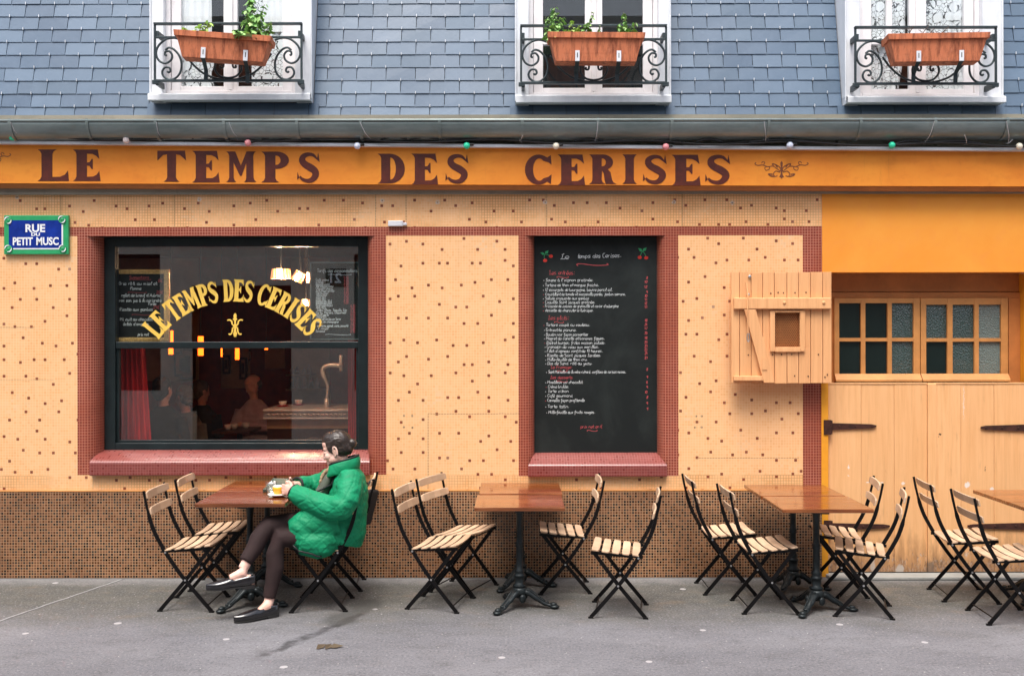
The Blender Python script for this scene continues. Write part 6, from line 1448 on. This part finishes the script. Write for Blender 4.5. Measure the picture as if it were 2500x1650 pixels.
for px, py, Y, lb in ((690, 985, 2.55, 'white coffee cup on a red saucer standing on the bar'), (729, 980, 2.75, 'white coffee cup further along the bar, under the grey reflection')):
    c = at(px, py+8, Y); c.z = zc(998)+.0005; lathe_thing('bar_cup', lb, 'cup', c, (('cup_body', [(.02, .006), (.034, .02), (.042, .055), (.040, .055), (.030, .02), (.0, .012)], M['white_china']), ('saucer_dish', [(.02, 0), (.065, .010), (.063, .012), (.0, .006)], M['red_china'])), 'coffee cups on the bar')
# lamps that are lit in the photograph
for px, py0, py1, Y, wpx, lb in ((417, 806, 864, 1.8, 11, 'lit amber tube lamp nearest the gilded chalkboard'), (490, 820, 867, 1.9, 13, 'lit amber tube lamp second from the gilded chalkboard'), (541, 846, 870, 3.0, 4, 'thin lit amber lamp before the framed pictures'), (579, 836, 877, 2.2, 10, 'lit amber tube lamp hanging in front of the framed pictures'), (650, 846, 853, 3.0, 8, 'tiny lit amber lamp deep in the room')):
    c = at(px, py1, Y); h = WZ(py0, Y)-c.z; r_ = wpx/2*(DW+Y)/FPX; t = thing('tube_lamp', lb, 'lamp', c, 0, 'amber tube lamps hanging in the cafe')
    q = MB(); q.lathe([(r_, 0), (r_, h)], 16, c); q.build('lamp_shade', M['lamp_amber'], t, smooth=True); q = MB(); q.tube([c+Vector((0, 0, h)), Vector((c.x, c.y, 2.98))], .004, 5); q.build('cord', M['cable'], t)
for px, py, Y, w_, h_, rot, lb in ((686, 668, 1.5, 46, 24, 0, 'lit pleated wall lamp, the widest one near the ceiling'), (729, 675, 1.5, 26, 24, 28, 'tilted lit pleated wall lamp beside the widest one'), (753, 677, 1.5, 11, 26, 0, 'narrow lit pleated lamp left of the price panel'), (747, 738, 1.9, 24, 15, 0, 'low lit pleated lamp left of the price panel bottom')):
    c = at(px, py, Y); s_ = (DW+Y)/FPX; t = thing('pleated_lamp', lb, 'lamp', c, 0, 'lit pleated lamps in the cafe'); Mr = Matrix.Translation(c) @ Matrix.Rotation(R(rot), 4, 'Y')
    q = MB(); n = 40; vs = []
    for z_ in (-1, 1):
        for k in range(n): a = 2*math.pi*k/n; rr_ = 1+.05*(-1)**k; vs.append(Mr @ Vector((w_/2*s_*rr_*math.cos(a)*(1-.08*z_), w_/3*s_*rr_*math.sin(a), z_*h_/2*s_)))
    q.add(vs, [(k, (k+1) % n, n+(k+1) % n, n+k) for k in range(n)]); q.build('lamp_shade', M['lamp_warm'], t)
    q = MB(); q.tube([Mr @ Vector((0, -w_/3*s_-.004, -.8*h_/2*s_)), Mr @ Vector((0, -w_/3*s_-.004, .8*h_/2*s_))], w_*.085*s_, 8); q.tube([Mr @ Vector((0, 0, -1.0*h_/2*s_)), Mr @ Vector((0, 0, .5*h_/2*s_))], w_*.07*s_, 8); q.build('lamp_bulb', M['lamp_core'], t)
    q = MB(); q.tube([Mr @ Vector((0, 0, h_/2*s_)), Vector((c.x, c.y, 2.98))], .006, 5); q.build('cord', M['cable'], t)
# pictures and shelf on the far wall
pics = [(425, 860, 470, 918, 'framed brown print on the wall behind the dark haired guest'), (543, 866, 562, 912, 'dark framed print on the lit panel below the amber lamps'), (584, 872, 603, 925, 'white mounted picture right of the lit panel'), (607, 852, 611, 880, 'narrow picture at the edge of the dark partition'), (440, 850, 476, 925, 'tall picture in the grey reflection left of the dark doorway'), (425, 1, 0, 0, '')]
for a, b, c, d, lb in pics[:5]:
    Y = 6.40; x0, x1, z0, z1 = WX(a, Y), WX(c, Y), WZ(d, Y), WZ(b, Y); t = thing('wall_picture', lb, 'picture', ((x0+x1)/2, Y, z0), 0, 'framed pictures on the cafe wall')
    q = MB(); q.box(x0, x1, Y, Y+.03, z0, z1); q.build('picture_frame', M['dark_wood'], t); q = MB(); q.box(x0+.03, x1-.03, Y-.003, Y+.001, z0+.03, z1-.03); q.build('mount', M['room_cream'], t); q = MB(); q.box(lerp(x0, x1, .3), lerp(x0, x1, .68), Y-.005, Y-.002, lerp(z0, z1, .25), lerp(z0, z1, .75)); q.build('print', M['dark_wood'], t)
bk = thing('bottle_shelf', 'pale shelf behind the bar', 'shelf', (WX(750, 6.2), 6.2, 1.2)); q = MB(); q.box(WX(705, 6.2), WX(800, 6.2), 6.0, 6.4, WZ(946, 6.2)-.03, WZ(946, 6.2)); q.box(WX(705, 6.2), WX(765, 6.2), 6.0, 6.4, WZ(912, 6.2)-.02, WZ(912, 6.2)); q.box(WX(705, 6.2), WX(800, 6.2), 6.4, 6.43, .2, WZ(946, 6.2)); q.build('shelf_board', M['counter'], bk)
for k in range(9):
    low = k < 5; px = 712+(k if low else k-5)*15+rnd.uniform(-3, 3); c = at(px, 946 if low else 912, 6.2); h = rnd.uniform(.12, .22) if low else rnd.uniform(.08, .14)
    q = MB(); q.lathe([(.03, 0), (.032, h*.6), (.014, h*.75), (.013, h)], 10, c); tag(q.build('bottle', M['white_china'] if k % 3 else M['chrome'], None, smooth=True), 'pale bottle or jar on the '+('lower' if low else 'upper')+' shelf behind the bar', 'bottle', 'bottles and jars behind the bar, '+('lower' if low else 'upper')+' shelf')
# guests
def guest(label, hx, hz, Y, sc, top, hair, phi, tilt, lean, shoulders=.19, arm=None, bald=False):
    t = thing('person', label, 'person', (hx, Y, z0r), 0); C = Vector((hx, Y, hz)); hd, he0, Mx = mk_head(C, R(phi), R(tilt), sc)
    bd = MB(); face_shape(bd, hd, he0, sc); bd.tube([C+Vector((lean*.2, 0, -.05)), C+Vector((lean*.5, .01, -.15)), C+Vector((lean*.8, .01, -.26))], [.052, .05, .07], 12)
    bd.tube([(hx+lean, Y, hz-.27), (hx+lean, Y, hz-.62)], [(.12, .08), (.13, .09)], 12, side=(1, 0, 0))
    if arm: bd.ball(arm, (.05, .035, .03)); bd.ball(Vector(arm)+Vector((.07, .02, .01)), (.045, .03, .03))
    remeshed(bd, 'body', .0075, M['skin'], t, 3)
    cl = MB(); cl.tube([(hx+lean*.7, Y+.01, hz-.165), (hx+lean*.8, Y+.01, hz-.21), (hx+lean, Y+.01, hz-.30), (hx+lean*1.2, Y, hz-.45), (hx+lean*1.3, Y, hz-.75)], [(.065, .06), (.12, .085), (shoulders, .105), (shoulders*.96, .12), (shoulders*.95, .12)], 18, side=(1, 0, 0))
    for sg in (-1, 1): cl.tube([(hx+lean+sg*shoulders*.86, Y, hz-.30), (hx+lean+sg*shoulders*1.22, Y-.08, hz-.52), (Vector(arm)+Vector((.07*(sg > 0), .02, 0)) if arm else Vector((hx+lean+sg*.1, Y-.25 if phi > 180 else Y+.25, hz-.60)))], [.07, .058, .042], 12)
    remeshed(cl, 'clothes', .011, M[top], t, 4, lambda c, n: .006*mnoise.noise(Vector((c.x*14, c.y*14, c.z*24))))
    h = MB(); k = (lambda *a: he0(*a, h))
    if bald: k(-.045, 0, -.005, .070, .084, .060)
    else: k(-.022, 0, .046, .104, .089, .092); k(-.040, 0, -.005, .088, .088, .085); k(-.06, 0, -.06, .05, .06, .05)
    remeshed(h, 'hair', .006, M[hair], t, 2, lambda c, n: .009*mnoise.noise(c*42)); return t
p = at(398, 950, 2.5); guest('dark haired guest in black seen from behind through the shop window', p.x, p.z, 2.5, 1.0, 'cloth_dark', 'hair_black', 70, 0, .0, .21)
p = at(448, 968, 3.0); guest('grey haired guest in a pale top beside the dark haired guest', p.x, p.z, 3.0, .95, 'cloth_grey', 'hair_grey', 150, 14, .04, .16)
p = at(492, 954, 4.5); guest('guest in dark clothes deeper in the room, left of the dark doorway', p.x, p.z, 4.5, 1.0, 'cloth_dark', 'hair_grey', 40, 8, .0, .2)
p = at(617, 940, 4.2); guest('bald man in a lilac shirt reading at a table behind the window', p.x, p.z, 4.2, 1.0, 'shirt_lilac', 'hair_grey', 222, 24, .02, .19, Vector((p.x-.15, 3.9, p.z-.45)), True)
ct = thing('inner_table', 'dark cafe table with cups before the reading man', 'table', (WX(585, 3.6), 3.6, z0r)); q = MB(); q.box(WX(535, 3.6), WX(625, 3.6), 3.3, 3.85, .80, .83); q.build('tabletop', M['dark_wood'], ct); q = MB(); q.lathe([(.2, z0r), (.03, z0r+.05), (.03, .8)], 14, (WX(585, 3.6), 3.6, 0)); q.build('column', M['dark_wood'], ct)
for px, k in ((556, 0), (572, 1), (600, 2)):
    c = at(px, 1030, 3.45+.1*k); c.z = .8305; q = MB(); q.lathe([(.02, 0), (.035, .02), (.04, .06), (.037, .06), (.0, .012)], 14, c); tag(q.build('inner_cup', M['white_china'], None, smooth=True), 'pale cup on the dark table before the reading man', 'cup', 'cups before the reading man')

# ================================================================ the house across the street (seen only in reflections and by its light)
OB = thing('opposite_house', 'pale stone house across the street with a dark doorway', 'building', (-2, -9.6, 0)); Yo = -9.6
q = MB(); ox = [-30, -7.6, -6.2, -5.64, -3.89, -2.78, -1.5, 1.5, 2.9, 30]; oz = [0, .9, 2.75, 3.3, 4.4, 6.2, 7.4]
holes = {(-7.6, .9), (-7.6, 2.75), (-5.64, 0), (-5.64, .9), (-2.78, .9), (-2.78, 2.75), (1.5, .9), (1.5, 2.75), (-7.6, 4.4), (-2.78, 4.4), (1.5, 4.4)}
for a, b in zip(ox, ox[1:]):
    for c, d in zip(oz, oz[1:]):
        if (a, c) in holes: continue
        q.quad((a, Yo, c), (a, Yo, d), (b, Yo, d), (b, Yo, c), None)
q.quad((-30, Yo, 7.4), (-30, Yo-7, 7.4), (30, Yo-7, 7.4), (30, Yo, 7.4), None); q.quad((-30, Yo-7, 0), (30, Yo-7, 0), (30, Yo-7, 7.4), (-30, Yo-7, 7.4), None)
q.build('stone_wall', M['stone'], OB, recalc=False)
q = MB(); q.box(-5.64, -3.89, Yo-.30, Yo-.25, 0, 2.75); q.build('door', M['dark_door'], OB)
for a, b in ((-7.6, -6.2), (-2.78, -1.5), (1.5, 2.9)):
    q = MB(); q.box(a, b, Yo-.2, Yo-.15, .9, 3.3); q.build('window', M['teal_door'] if a != -7.6 else M['dark_door'], OB); q = MB(); q.box(a, b, Yo-.2, Yo-.15, 4.4, 6.2); q.build('window', M['pane_dark'], OB)
q = MB(); q.box(-30, 30, Yo, Yo+.12, 3.55, 3.7); q.build('string_course', M['stone'], OB)
np_ = thing('house_number_plate', 'dark blue house number plate 21 beside the doorway across the street', 'number plate', (-3.1, Yo, 2.88)); q = MB(); q.box(-3.28, -2.92, Yo+.001, Yo+.02, 2.72, 3.04); q.build('plate', M['pane_dark'], np_)
q = MB(); font(q, '21', .10, -.10, 2.79, 2.97, lambda x, y, d: Vector((-3.1+x, Yo+.021+d, y)), .001, .02); q.build('number', M['zinc'], np_)
